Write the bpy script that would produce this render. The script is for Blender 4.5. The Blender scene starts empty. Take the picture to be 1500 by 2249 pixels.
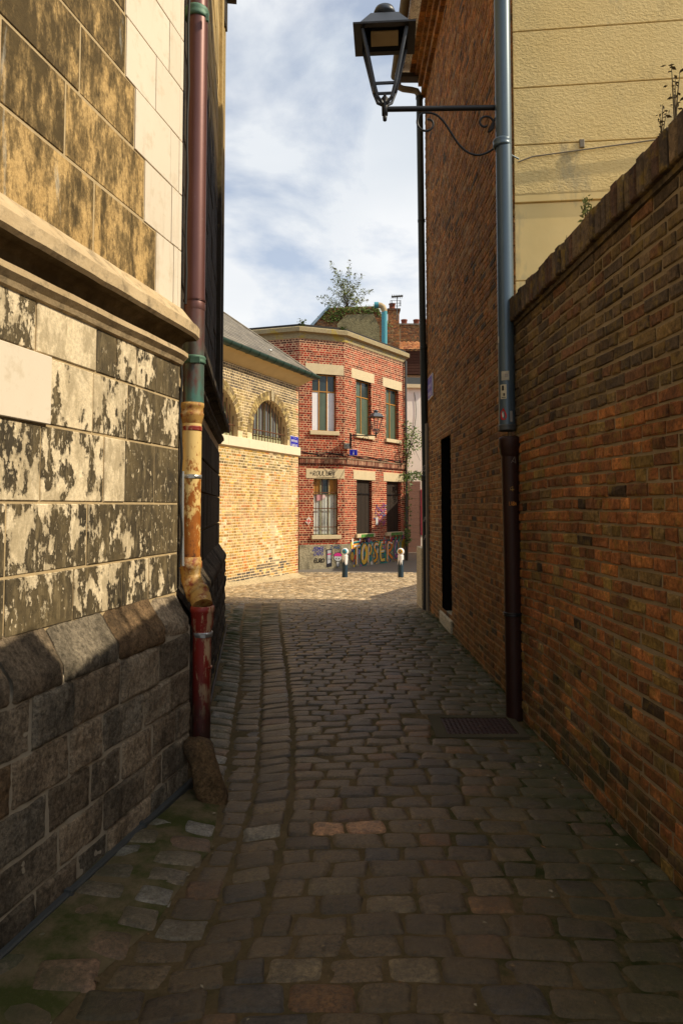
import bpy, math, random
import numpy as np
from mathutils import Vector, Matrix, noise as mnoise
from mathutils.geometry import tessellate_polygon
R = math.radians
random.seed(7); rng = np.random.default_rng(7)
scene = bpy.context.scene
col = scene.collection

# ------------------------------------------------------------------ camera
EYE = 1.65; FPX = 1500.0; HOR = 1112.0; TILT = 0.05; PY0 = HOR - FPX * TILT
cam = bpy.data.cameras.new('camera'); camo = bpy.data.objects.new('camera', cam); col.objects.link(camo)
camo.location = (0, 0, EYE); camo.rotation_euler = (math.pi / 2 + math.atan(TILT), 0, 0)
cam.sensor_fit = 'VERTICAL'; cam.sensor_height = 36; cam.lens = FPX / 2249 * 36
cam.shift_y = -(2249 / 2 - PY0) / 2249; cam.clip_start = 0.05; cam.clip_end = 2000
scene.camera = camo
scene.view_settings.view_transform = 'Standard'; scene.view_settings.look = 'None'
scene.view_settings.exposure = 0.16; scene.view_settings.gamma = 1.0
TH = math.atan(TILT)
def ray(px, py):
    x = px - 750; u = PY0 - py; c, s = math.cos(TH), math.sin(TH)
    return Vector((x, FPX * c - u * s, FPX * s + u * c))
def at(px, py, Y):
    d = ray(px, py); t = Y / d.y
    return Vector((d.x * t, Y, EYE + d.z * t))

# ------------------------------------------------------------------ world + sun
SUN_EL, SUN_BACK = 42.0, 11.0           # sun from the right, a little behind the camera
sv = Vector((math.cos(R(SUN_EL)) * math.cos(R(SUN_BACK)), -math.cos(R(SUN_EL)) * math.sin(R(SUN_BACK)), math.sin(R(SUN_EL))))
w = bpy.data.worlds.new('World'); scene.world = w; w.use_nodes = True
nt = w.node_tree; nt.nodes.clear()
def nn(nt, t, **k):
    n = nt.nodes.new(t)
    for a, b in k.items():
        if a.startswith('i_'):
            key = a[2:]; key = int(key) if key.isdigit() else key.replace('_', ' ')
            n.inputs[key].default_value = b
        else: setattr(n, a, b)
    return n
sky = nn(nt, 'ShaderNodeTexSky', sky_type='NISHITA', sun_disc=False, sun_elevation=R(SUN_EL))
sky.sun_rotation = math.atan2(sv.x, sv.y); sky.dust_density = 1.5
tc = nn(nt, 'ShaderNodeTexCoord'); mp = nn(nt, 'ShaderNodeMapping'); mp.inputs['Scale'].default_value = (1.6, 1.6, 3.6); mp.inputs['Location'].default_value = (3.3, 1.2, 0.55)
nt.links.new(tc.outputs['Generated'], mp.inputs['Vector'])
n1 = nn(nt, 'ShaderNodeTexNoise', i_Scale=1.5, i_Detail=9.0, i_Roughness=0.55, i_Distortion=0.35); nt.links.new(mp.outputs[0], n1.inputs['Vector'])
cr = nn(nt, 'ShaderNodeValToRGB'); cr.color_ramp.elements[0].position = 0.37; cr.color_ramp.elements[1].position = 0.50
cr.color_ramp.elements[0].color = (.38, .38, .38, 1)
nt.links.new(n1.outputs['Fac'], cr.inputs['Fac'])
mp2 = nn(nt, 'ShaderNodeMapping'); mp2.inputs['Scale'].default_value = (1.1, 1.1, 2.6); mp2.inputs['Location'].default_value = (7.1, 4.2, 1.9)
nt.links.new(tc.outputs['Generated'], mp2.inputs['Vector'])
n2 = nn(nt, 'ShaderNodeTexNoise', i_Scale=1.5, i_Detail=5.0, i_Roughness=0.42); nt.links.new(mp2.outputs[0], n2.inputs['Vector'])
cc = nn(nt, 'ShaderNodeValToRGB'); e = cc.color_ramp.elements
e[0].position = 0.30; e[0].color = (5.6, 6.5, 7.6, 1); e[1].position = 0.60; e[1].color = (9.6, 9.8, 10.0, 1)
nt.links.new(n2.outputs['Fac'], cc.inputs['Fac'])
mx = nn(nt, 'ShaderNodeMix', data_type='RGBA'); nt.links.new(cr.outputs[0], mx.inputs[0]); sb = nn(nt, 'ShaderNodeVectorMath', operation='SCALE'); sb.inputs['Scale'].default_value = 1.75; nt.links.new(sky.outputs[0], sb.inputs[0]); nt.links.new(sb.outputs[0], mx.inputs[6]); nt.links.new(cc.outputs[0], mx.inputs[7])
bg = nn(nt, 'ShaderNodeBackground'); bg.inputs['Strength'].default_value = 0.088
out = nn(nt, 'ShaderNodeOutputWorld'); nt.links.new(mx.outputs[2], bg.inputs[0]); nt.links.new(bg.outputs[0], out.inputs[0])
sl = bpy.data.lights.new('sun', 'SUN'); so = bpy.data.objects.new('sun', sl); col.objects.link(so)
sl.energy = 4.4; sl.angle = R(0.5); sl.color = (1.0, 0.86, 0.63)
so.rotation_euler = (-sv).to_track_quat('-Z', 'Y').to_euler(); so.location = sv * 40

# ------------------------------------------------------------------ materials
def attr(nt, name='Col'):
    return nn(nt, 'ShaderNodeAttribute', attribute_name=name)
class Mt:
    def __init__(s, name, rough=0.85, spec=0.3, metal=0.0):
        s.m = bpy.data.materials.new(name); s.m.use_nodes = True; s.nt = s.m.node_tree
        s.b = s.nt.nodes['Principled BSDF']; s.b.inputs['Roughness'].default_value = rough
        s.b.inputs['Specular IOR Level'].default_value = spec; s.b.inputs['Metallic'].default_value = metal
        s.tc = nn(s.nt, 'ShaderNodeTexCoord'); s.L = s.nt.links.new; s.hs = []
    def noise(s, sc, det=6, ro=0.6, stretch=(1, 1, 1), dist=0.0, loc=None, off=None):
        m = nn(s.nt, 'ShaderNodeMapping'); m.inputs['Scale'].default_value = stretch
        if loc: m.inputs['Location'].default_value = loc
        src = s.tc.outputs['Object']
        if off is not None:
            va = nn(s.nt, 'ShaderNodeVectorMath', operation='ADD'); s.L(src, va.inputs[0]); s.L(off, va.inputs[1]); src = va.outputs[0]
        s.L(src, m.inputs[0])
        n = nn(s.nt, 'ShaderNodeTexNoise', i_Scale=sc, i_Detail=det, i_Roughness=ro, i_Distortion=dist); s.L(m.outputs[0], n.inputs['Vector'])
        return n.outputs['Fac']
    def ramp(s, v, *st):
        r = nn(s.nt, 'ShaderNodeValToRGB'); el = r.color_ramp.elements
        while len(el) < len(st): el.new(0.5)
        for e_, (p, c) in zip(el, st):
            e_.position = p; e_.color = (c, c, c, 1) if isinstance(c, (int, float)) else (*c, 1)
        s.L(v, r.inputs[0]); return r.outputs[0]
    def mix(s, f, a, b, mode='MIX'):
        n = nn(s.nt, 'ShaderNodeMix', data_type='RGBA', blend_type=mode)
        for k, v in ((0, f), (6, a), (7, b)):
            if isinstance(v, (int, float)): n.inputs[k].default_value = v if k == 0 else (v, v, v, 1)
            elif isinstance(v, tuple): n.inputs[k].default_value = (*v, 1)
            else: s.L(v, n.inputs[k])
        return n.outputs[2]
    def math(s, op, a, b=0.0, c=None, clamp=False):
        n = nn(s.nt, 'ShaderNodeMath', operation=op, use_clamp=clamp)
        for k, v in ((0, a), (1, b), (2, c)):
            if v is None: continue
            if isinstance(v, (int, float)): n.inputs[k].default_value = v
            else: s.L(v, n.inputs[k])
        return n.outputs[0]
    def attr(s): return attr(s.nt).outputs['Color']
    def attrsep(s):
        n = nn(s.nt, 'ShaderNodeSeparateColor'); s.L(s.attr(), n.inputs[0]); return n.outputs
    def pos(s):
        n = nn(s.nt, 'ShaderNodeSeparateXYZ'); s.L(s.tc.outputs['Object'], n.inputs[0]); return n.outputs
    def col(s, v):
        if isinstance(v, tuple): s.b.inputs['Base Color'].default_value = (*v, 1)
        else: s.L(v, s.b.inputs['Base Color'])
        return s
    def rough(s, v): s.L(v, s.b.inputs['Roughness']); return s
    def bump(s, h, strength=0.5, dist=0.01):
        b = nn(s.nt, 'ShaderNodeBump'); b.inputs['Strength'].default_value = strength; b.inputs['Distance'].default_value = dist
        s.L(h, b.inputs['Height'])
        if s.hs: s.L(s.hs[-1], b.inputs['Normal'])
        s.hs.append(b.outputs[0]); s.L(b.outputs[0], s.b.inputs['Normal']); return s
def simple(name, c, rough=0.7, spec=0.3, metal=0.0, vary=0.25, sc=9, bump=0.15):
    m = Mt(name, rough, spec, metal)
    n = m.noise(sc, 7, 0.65)
    m.col(m.mix(n, tuple(x * (1 - vary) for x in c), tuple(min(1, x * (1 + vary)) for x in c)))
    if bump: m.bump(m.noise(sc * 6, 5, 0.6), bump, 0.004)
    return m.m
def brick_mat(name, soot=0.3, olive=0.0, moss=0.0, streak=0.0, soot_c=(.012, .010, .009), vary=0.5, sheen=False, lime=0.0):
    m = Mt(name, 0.88, 0.25)
    fine = m.noise(38, 6, 0.7); mid = m.noise(6, 5, 0.6); big = m.noise(0.9, 5, 0.6)
    c = m.mix(1.0, m.attr(), m.ramp(fine, (0.37, 1 - vary * .8), (0.63, 1 + vary * .8)), 'MULTIPLY')
    c = m.mix(1.0, c, m.ramp(mid, (0.36, .72), (0.64, 1.25)), 'MULTIPLY')
    if olive:
        c = m.mix(m.math('MULTIPLY', m.ramp(m.noise(8, 6, .7, (1, 1, 1), 0, (5, 1, 6)), (.52, 0), (.62, 1)), olive), c, (.27, .18, .035))
        c = m.mix(m.math('MULTIPLY', m.ramp(m.noise(11, 6, .75, (1, 1, 1), 0, (1, 9, 3)), (.56, 0), (.66, 1)), olive), c, (.06, .04, .025))
    if soot: c = m.mix(m.math('MULTIPLY', m.ramp(m.noise(2.1, 7, 0.7, (1, 1, .7)), (0.48, 0), (0.66, 1)), soot), c, soot_c)
    if lime: c = m.mix(m.math('MULTIPLY', m.ramp(m.noise(1.3, 7, 0.65, (1, 1, .5), 0, (4, 2, 9)), (0.5, 0), (0.66, 1)), lime), c, (.62, .5, .33))
    if moss:
        z = m.pos()[2]; f = m.math('MULTIPLY', m.ramp(m.math('MULTIPLY', z, -1.0), (-0.0, 1.0)), 1.0)
        zf = nn(m.nt, 'ShaderNodeMapRange'); zf.inputs[1].default_value = 0.9; zf.inputs[2].default_value = -0.05; m.L(z, zf.inputs[0])
        g = m.math('MULTIPLY', zf.outputs[0], m.ramp(m.noise(4, 7, 0.7), (0.4, 0), (0.6, 1)))
        c = m.mix(m.math('MULTIPLY', g, moss), c, (.035, .045, .012))
    m.col(c)
    m.bump(mid, 0.5, 0.014); m.bump(fine, 0.8, 0.007)
    return m.m
def mortar_mat(name, c, vary=0.35):
    m = Mt(name, 0.95, 0.15); n = m.noise(14, 8, 0.7)
    m.col(m.mix(n, tuple(x * (1 - vary) for x in c), tuple(x * (1 + vary) for x in c)))
    m.bump(m.noise(60, 5, .7), 0.6, 0.006); return m.m

M = {}
M['mortar_dark'] = mortar_mat('mortar grey brown', (.30, .235, .15))
M['mortar_tall'] = mortar_mat('mortar tan', (.34, .225, .115))
M['mortar_cream'] = mortar_mat('mortar cream', (.76, .60, .37))
M['mortar_red'] = mortar_mat('mortar pale', (.66, .42, .26))
M['brick_near'] = brick_mat('brick near wall', 0.45, 0.6, 0.8)
M['brick_tall'] = brick_mat('brick tall wall', 0.35, 0.3, 0.5)
M['brick_tan'] = brick_mat('brick tan', 0.35, 0.35, 0, lime=0.45)
M['brick_red'] = brick_mat('brick red', 0.4, 0, 0, vary=.4)
# stained ashlar (upper part of the sunlit wall)
def stained():
    m = Mt('stained limestone', 0.9, 0.2); s = m.attrsep()
    cb = nn(m.nt, 'ShaderNodeCombineXYZ'); m.L(s[1], cb.inputs[0]); m.L(s[1], cb.inputs[1]); m.L(s[2], cb.inputs[2])
    base = m.mix(m.noise(5, 6, .65, (1, 1, .6)), (.38, .235, .08), (.66, .46, .21))
    base = m.mix(1.0, base, m.ramp(m.noise(50, 7, .8), (.38, .70), (.62, 1.15)), 'MULTIPLY')
    st = m.noise(4.6, 10, .75, (1.6, 1.6, .5), .15, None, cb.outputs[0])
    th = m.math('MULTIPLY', m.math('SUBTRACT', s[0], 0.5), 0.09)
    z = m.pos()[2]; zf = nn(m.nt, 'ShaderNodeMapRange'); zf.inputs[1].default_value = 3.0; zf.inputs[2].default_value = 4.3; zf.inputs[3].default_value = -.055; zf.inputs[4].default_value = 0.045; m.L(z, zf.inputs[0])
    v = m.math('ADD', m.math('SUBTRACT', m.math('ADD', st, th), m.math('MULTIPLY', m.math('SUBTRACT', m.noise(1.1, 4, .5), .5), -.3)), zf.outputs[0])
    v = m.math('ADD', m.math('MULTIPLY', v, .60), m.math('MULTIPLY', m.noise(15, 9, .8, (1.3, 1.3, .7)), .40))
    c = m.mix(m.ramp(v, (.425, 0), (.475, .62), (.54, .96)), base, m.mix(m.noise(20, 5, .6), (.026, .019, .010), (.10, .070, .030)))
    c = m.mix(m.ramp(m.noise(2.2, 6, .6, (2.6, 2.6, .45), .3, (8, 3, 1)), (.64, 0), (.70, .6)), c, (.45, .44, .38))
    m.col(c); m.bump(m.noise(9, 6, .65, (1, 1, .7)), .35, .02); m.bump(m.noise(70, 5, .7), .6, .006); return m.m
M['stained'] = stained()
def peeled():
    m = Mt('peeling limestone', 0.88, 0.25); s = m.attrsep()
    cb = nn(m.nt, 'ShaderNodeCombineXYZ'); m.L(s[1], cb.inputs[0]); m.L(s[1], cb.inputs[1]); m.L(s[2], cb.inputs[2])
    cream = m.mix(m.noise(7, 6, .65), (.62, .49, .30), (.88, .76, .55))
    cream = m.mix(1.0, cream, m.ramp(m.noise(60, 7, .8), (.38, .74), (.62, 1.12)), 'MULTIPLY')
    crust = m.mix(m.noise(12, 7, .7, (1, 1, .5)), (.060, .046, .026), (.18, .138, .075))
    crust = m.mix(m.ramp(m.noise(3.3, 5, .6, (1, 1, .6)), (.45, 0), (.62, .85)), crust, (.045, .038, .028)); crust = m.mix(m.ramp(m.noise(24, 6, .7, (1.3, 1.3, .3)), (.5, 0), (.66, .5)), crust, (.32, .25, .14))
    v1 = m.noise(9, 9, .62, (1.25, 1.25, .62), .25, None, cb.outputs[0]); v2 = m.noise(30, 4, .6, (1.1, 1.1, .7), 0, None, cb.outputs[0])
    v = m.math('ADD', m.math('ADD', m.math('MULTIPLY', v1, .75), m.math('MULTIPLY', v2, .25)), m.math('MULTIPLY', m.math('SUBTRACT', s[0], .5), .42))
    v = m.math('ADD', v, m.math('MULTIPLY', m.math('SUBTRACT', m.noise(1.5, 4, .5, (1, 1, 1.2), 0, (6, 6, 1)), .5), .45))
    mask = m.ramp(v, (.532, 0), (.542, .75), (.57, 1))
    speck = m.ramp(m.noise(46, 4, .6, (1.2, 1.2, .55), 0, None, cb.outputs[0]), (.60, 0), (.63, 1)); zone = m.ramp(m.noise(2.6, 5, .6, (1, 1, .8), 0, (2, 7, 1)), (.42, 0), (.55, 1))
    mask = m.math('MAXIMUM', mask, m.math('MULTIPLY', speck, zone)); film = m.math('MULTIPLY', m.ramp(m.noise(5.5, 8, .7, (1.1, 1.1, .7), .3, (9, 1, 4), cb.outputs[0]), (.46, 0), (.53, .75)), m.ramp(m.noise(26, 6, .7, (1, 1, .5)), (.35, .3), (.55, 1))); cream = m.mix(film, cream, (.36, .29, .18)); c = m.mix(mask, crust, cream)
    c = m.mix(m.math('MULTIPLY', m.ramp(v, (.485, 0), (.510, 1), (.514, 0)), .55), c, (.03, .024, .014))
    m.col(c); m.rough(m.mix(mask, .55, .95))
    m.bump(mask, .9, -.010); m.bump(m.noise(16, 6, .6), .35, .012); m.bump(m.noise(80, 5, .7), .5, .004); return m.m
M['peeled'] = peeled()
def newstone():
    m = Mt('new pale limestone', 0.8, 0.25); s = m.attrsep()
    c = m.mix(m.noise(2.5, 5, .6, (1, 1, .6)), (.66, .57, .45), (.76, .68, .56))
    c = m.mix(m.ramp(m.noise(9, 6, .7), (.54, 0), (.66, .45)), c, (.52, .42, .28))
    c = m.mix(m.ramp(m.noise(4, 7, .7, (2.5, 2.5, .35), 0, (1, 2, 7)), (.56, 0), (.68, .3)), c, (.42, .34, .23)); c = m.mix(m.math('MULTIPLY', s[0], .22), c, (.50, .42, .31)); m.col(c); m.bump(m.noise(90, 4, .6), .2, .002); return m.m
M['newstone'] = newstone()
def moulding():
    m = Mt('moulding limestone', 0.88, 0.2); s = m.attrsep()
    c = m.mix(m.noise(4, 7, .65), (.40, .28, .14), (.74, .58, .37)); c = m.mix(m.ramp(m.noise(11, 6, .7), (.5, 0), (.66, .7)), c, (.16, .125, .08))
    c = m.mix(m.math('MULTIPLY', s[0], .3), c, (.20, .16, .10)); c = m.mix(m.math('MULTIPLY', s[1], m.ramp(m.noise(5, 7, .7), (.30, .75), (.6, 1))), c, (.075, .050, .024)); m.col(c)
    m.bump(m.noise(14, 6, .65), .5, .015); m.bump(m.noise(70, 5, .7), .4, .005); return m.m
M['moulding'] = moulding()
def rough_stone(name, a, b, dark=(.02, .017, .013), seed=0, dk=.7):
    m = Mt(name, 0.9, 0.2); s = m.attr()
    c = m.mix(m.noise(5, 7, .65, (1, 1, 1), 0, (seed, 0, 0)), a, b); c = m.mix(1.0, c, s, 'MULTIPLY')
    c = m.mix(1.0, c, m.ramp(m.noise(48, 8, .8), (.38, .45), (.62, 1.55)), 'MULTIPLY')
    c = m.mix(m.math('MULTIPLY', m.ramp(m.noise(2.4, 7, .7, (1.4, 1.4, .7)), (.47, 0), (.62, 1)), dk), c, dark)
    m.col(c); m.bump(m.noise(11, 9, .72), 1.0, .035); m.bump(m.noise(55, 7, .8), 1.0, .012); return m.m
M['plinth'] = rough_stone('rough plinth stone', (.24, .185, .125), (.48, .38, .26), dk=.62)
M['plinth_mortar'] = mortar_mat('plinth mortar', (.40, .34, .25))
M['dark_ashlar'] = rough_stone('soot black ashlar', (.028, .022, .016), (.13, .10, .065), dark=(.008, .007, .006), seed=3)
def yellow_b():
    m = Mt('ashlar with painted sunlit top', 0.9, 0.2); z = m.pos()[2]
    zz = m.math('ADD', z, m.math('MULTIPLY', m.noise(5, 6, .7, (1, 1, .4)), 2.2))
    dark = m.mix(m.noise(9, 6, .7, (1, 1, .4)), (.016, .013, .010), (.075, .058, .038))
    lite = m.mix(m.noise(10, 7, .7), (.30, .20, .075), (.62, .47, .22))
    f = nn(m.nt, 'ShaderNodeMapRange'); f.inputs[1].default_value = 6.6; f.inputs[2].default_value = 7.2; m.L(zz, f.inputs[0])  # pale top above the eave shadow line: sunlight painted into the wall colour
    c = m.mix(f.outputs[0], dark, lite); c = m.mix(1.0, c, m.attr(), 'MULTIPLY'); m.col(c)
    m.bump(m.noise(12, 7, .7), .7, .03); m.bump(m.noise(50, 6, .75), .6, .008); return m.m
M['wallb'] = yellow_b()
M['guard'] = rough_stone('guard stone', (.075, .045, .022), (.22, .135, .062), seed=9)
M['rough_mortar'] = mortar_mat('lime joint', (.46, .35, .20))
M['stone_sill'] = rough_stone('pale stone sill', (.50, .42, .28), (.72, .62, .44), dark=(.25, .19, .10), seed=5, dk=.3)
M['cream_stone'] = simple('cream dressed stone', (.76, .66, .48), .85, .2, 0, .12, 5, .3)
M['soffit'] = simple('ochre soffit plaster', (.66, .50, .26), .9, .2, 0, .18, 3, .2)
M['lintel'] = simple('concrete lintel', (.62, .52, .34), .85, .2, 0, .18, 6, .25)
M['concrete'] = rough_stone('base render', (.30, .27, .19), (.52, .46, .32), dark=(.06, .055, .04), seed=12, dk=.6)
def lichen():
    m = Mt('lichened coping', 0.9, 0.2); c = m.mix(m.noise(14, 7, .7), (.16, .125, .07), (.52, .43, .26))
    c = m.mix(m.ramp(m.noise(2.2, 7, .7), (.55, 0), (.63, .8)), c, (.42, .31, .05)); m.col(c); m.bump(m.noise(30, 6, .7), .6, .01); return m.m
M['lichen'] = lichen()
def slate():
    m = Mt('slate', .6, .4); c = m.mix(m.noise(9, 6, .6), (.12, .105, .085), (.27, .235, .18)); c = m.mix(1.0, c, m.attr(), 'MULTIPLY'); m.col(c); m.bump(m.noise(30, 5, .6), .3, .005); return m.m
M['slate'] = slate()
M['tile'] = brick_mat('clay tile', .45, 0, 0)
M['black_metal'] = simple('black iron', (.014, .014, .016), .45, .5, .3, .4, 30, .2)
M['dark_paint'] = simple('dark grey blue paint', (.045, .055, .075), .42, .5, .2, .25, 14, .15)
M['green_gutter'] = simple('green gutter', (.018, .055, .042), .4, .5, .1, .35, 12, .15)
M['dark_green'] = simple('dark green pipe', (.022, .026, .020), .55, .4, .1, .35, 10, .2)
M['grey_gutter'] = simple('grey brown gutter', (.15, .125, .09), .6, .4, .1, .3, 8, .2)
M['grey_trunk'] = simple('grey trunking', (.24, .20, .145), .6, .35, 0, .2, 9, .1)
M['lead'] = simple('lead grey', (.075, .08, .078), .5, .5, .3, .25, 12, .2)
M['steel'] = simple('galvanised steel', (.48, .50, .50), .35, .5, .7, .2, 20, .1)
M['black_felt'] = simple('bitumen felt', (.035, .032, .03), .85, .3, 0, .3, 8, .3)
M['frame_orange'] = simple('ochre window frame', (.42, .20, .035), .5, .4, 0, .3, 18, .1)
M['frame_green'] = simple('old pale green frame', (.34, .34, .20), .6, .3, 0, .3, 18, .1)
M['rust_bar'] = simple('rusty iron bar', (.13, .058, .03), .75, .3, .2, .4, 25, .3)
M['white_panel'] = simple('white blanked pane', (.78, .80, .86), .5, .4, 0, .06, 6, .05)
M['white_wall'] = simple('white plaster', (.80, .77, .72), .9, .2, 0, .08, 3, .1)
M['pink_door'] = simple('brown pink garage door', (.20, .115, .09), .7, .3, 0, .12, 5, .1)
M['pink_paint'] = simple('crimson paint', (.45, .02, .09), .5, .4, 0, .15, 6, .1)
M['teal'] = simple('teal vent pipe', (.07, .30, .36), .45, .4, .1, .15, 8, .1)
M['tan_plastic'] = simple('sand plastic elbow', (.42, .31, .17), .6, .3, 0, .15, 8, .1)
M['render_old'] = rough_stone('old cement render', (.17, .145, .075), (.36, .31, .17), dark=(.07, .055, .03), seed=21, dk=.4)
M['dark_void'] = simple('dark interior', (.010, .009, .008), .9, .1, 0, .2, 5, 0)
M['dark_wood'] = simple('dark brown wood', (.030, .022, .017), .65, .3, 0, .35, 14, .3)
M['pot'] = simple('terracotta pot', (.20, .065, .04), .8, .2, 0, .25, 9, .2)
M['pale_tin'] = simple('pale sheet verge', (.30, .40, .48), .5, .4, .1, .12, 6, .05)
M['white_en'] = simple('white enamel', (.82, .82, .84), .35, .5, 0, .04, 6, 0)
M['blue_en'] = simple('blue enamel', (.012, .018, .42), .3, .5, 0, .12, 6, 0)
M['cable'] = simple('black cable', (.012, .012, .012), .6, .3, 0, .3, 9, 0)
M['copper'] = None
def glass(name, c, rough=.15):
    m = Mt(name, rough, .6); n = m.noise(3.5, 6, .65, (2, 2, .5)); m.col(m.mix(n, tuple(x * .45 for x in c), tuple(x * 1.5 for x in c)))
    m.bump(m.noise(20, 3, .5), .06, .004); return m.m
M['glass'] = glass('dim window glass', (.030, .045, .045)); M['glass_green'] = glass('ribbed green glass', (.085, .12, .085), .35)
M['glass_dusty'] = glass('dusty pale glass', (.62, .66, .62), .5)
M['glass_arch'] = glass('grey arch glazing', (.16, .18, .19), .3)
def copper():
    m = Mt('copper pipe', .42, .5, .35)
    c = m.mix(m.noise(4, 7, .65, (1, 1, .35)), (.075, .026, .024), (.17, .068, .056))
    z = m.pos()[2]; g = nn(m.nt, 'ShaderNodeMapRange'); g.inputs[1].default_value = 2.95; g.inputs[2].default_value = 2.35; m.L(z, g.inputs[0])
    c = m.mix(m.math('MULTIPLY', g.outputs[0], m.ramp(m.noise(8, 7, .7, (1, 1, .4)), (.38, 0), (.56, .9))), c, (.07, .20, .165))
    c = m.mix(m.ramp(m.noise(34, 7, .75, (1.4, 1.4, .22)), (.66, 0), (.72, .75)), c, (.42, .44, .38)); m.col(c)
    m.bump(m.noise(20, 5, .6), .1, .003); return m.m
M['copper'] = copper()
def verdigris():
    m = Mt('verdigris collar', .6, .4, .2); m.col(m.mix(m.noise(14, 7, .7), (.02, .055, .03), (.16, .30, .22))); m.bump(m.noise(30, 5, .7), .3, .004); return m.m
M['verdigris'] = verdigris()
def rusty_yellow():
    m = Mt('flaking yellow iron', .6, .4)
    c = m.mix(m.noise(6, 6, .6, (1, 1, .4)), (.62, .40, .11), (.82, .62, .28))
    z = m.pos()[2]; g = nn(m.nt, 'ShaderNodeMapRange'); g.inputs[1].default_value = 2.2; g.inputs[2].default_value = 1.25; g.inputs[3].default_value = -.11; g.inputs[4].default_value = .16; m.L(z, g.inputs[0])
    v = m.math('ADD', m.noise(20, 8, .72, (1, 1, .55)), g.outputs[0])
    c = m.mix(m.ramp(v, (.50, 0), (.56, 1)), c, m.mix(m.noise(9, 6, .7), (.50, .17, .012), (.16, .035, .008)))
    c = m.mix(m.ramp(v, (.68, 0), (.78, .8)), c, (.04, .014, .008)); m.col(c); m.bump(v, .3, -.004); return m.m
M['yellow_iron'] = rusty_yellow()
def flaking_red():
    m = Mt('flaking red iron', .5, .45)
    c = m.mix(m.noise(6, 6, .6, (1, 1, .4)), (.15, .010, .006), (.30, .022, .012))
    v = m.noise(15, 8, .72, (1.2, 1.2, .3)); z = m.pos()[2]; g = nn(m.nt, 'ShaderNodeMapRange'); g.inputs[1].default_value = .75; g.inputs[2].default_value = .35; m.L(z, g.inputs[0])
    c = m.mix(m.ramp(v, (.51, 0), (.56, .85)), c, (.50, .34, .19))
    c = m.mix(m.math('MULTIPLY', g.outputs[0], m.ramp(m.noise(7, 6, .7, (1, 1, .4)), (.30, .5), (.5, .97))), c, (.028, .010, .007)); m.col(c); m.bump(v, .3, -.004); return m.m
M['red_iron'] = flaking_red()
def ochre_elbow():
    m = Mt('ochre elbow iron', .6, .4); v = m.noise(16, 8, .7)
    c = m.mix(m.ramp(v, (.47, 0), (.62, 1)), (.42, .24, .06), (.20, .035, .010)); m.col(m.mix(m.ramp(m.noise(9, 6, .7, (1, 1, 1), 0, (4, 4, 4)), (.55, 0), (.64, .8)), c, (.62, .46, .24))); m.bump(v, .3, .004); return m.m
M['elbow'] = ochre_elbow()
def zinc():
    m = Mt('blue grey zinc pipe', .38, .5, .35); m.col(m.mix(m.noise(3, 7, .65, (1, 1, .3)), (.055, .085, .115), (.115, .165, .205))); m.bump(m.noise(40, 5, .6, (1, 1, .3)), .12, .002); return m.m
M['zinc'] = zinc()
M['brown_iron'] = simple('dark brown cast iron', (.030, .010, .006), .55, .4, .2, .5, 9, .3)
def cobble():
    m = Mt('granite setts', .45, .5); p = m.pos()
    a = m.attr()
    c = m.mix(1.0, a, m.ramp(m.noise(60, 7, .8), (.38, .45), (.62, 1.6)), 'MULTIPLY')
    c = m.mix(1.0, c, m.ramp(m.noise(9, 6, .7), (.38, .68), (.62, 1.35)), 'MULTIPLY')
    c = m.mix(1.0, c, (1.28, 1.24, 1.18), 'MULTIPLY')
    dm = m.math('MULTIPLY', m.ramp(m.noise(4.2, 9, .78, (1, 1, 1), 0, (3, 8, 2)), (.46, 0), (.56, .62)), m.ramp(m.noise(38, 5, .7), (.36, .5), (.6, 1)))
    c = m.mix(dm, c, m.mix(m.noise(70, 5, .8), (.045, .031, .014), (.125, .088, .042)))
    # moss near the right wall and on the left verge
    fr = nn(m.nt, 'ShaderNodeMapRange'); fr.inputs[1].default_value = .55; fr.inputs[2].default_value = 1.45; m.L(p[0], fr.inputs[0])
    fl = nn(m.nt, 'ShaderNodeMapRange'); fl.inputs[1].default_value = -.65; fl.inputs[2].default_value = -1.35; m.L(p[0], fl.inputs[0])
    far = nn(m.nt, 'ShaderNodeMapRange'); far.inputs[1].default_value = 12.5; far.inputs[2].default_value = 10.5; m.L(p[1], far.inputs[0])
    f = m.math('MULTIPLY', m.math('MAXIMUM', fr.outputs[0], m.math('MULTIPLY', fl.outputs[0], 1.15)), far.outputs[0])
    mm = m.math('MULTIPLY', f, m.ramp(m.noise(3.2, 8, .72), (.34, 0), (.56, .92)))
    c = m.mix(mm, c, m.mix(m.noise(25, 5, .6), (.020, .026, .006), (.060, .068, .016)))
    m.col(c); m.rough(m.mix(mm, m.ramp(m.noise(9, 6, .6), (.3, .33), (.7, .58)), .95))
    m.bump(m.noise(13, 8, .72), .6, .014); m.bump(m.noise(60, 7, .8), .7, .006); return m.m
M['cobble'] = cobble()
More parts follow.
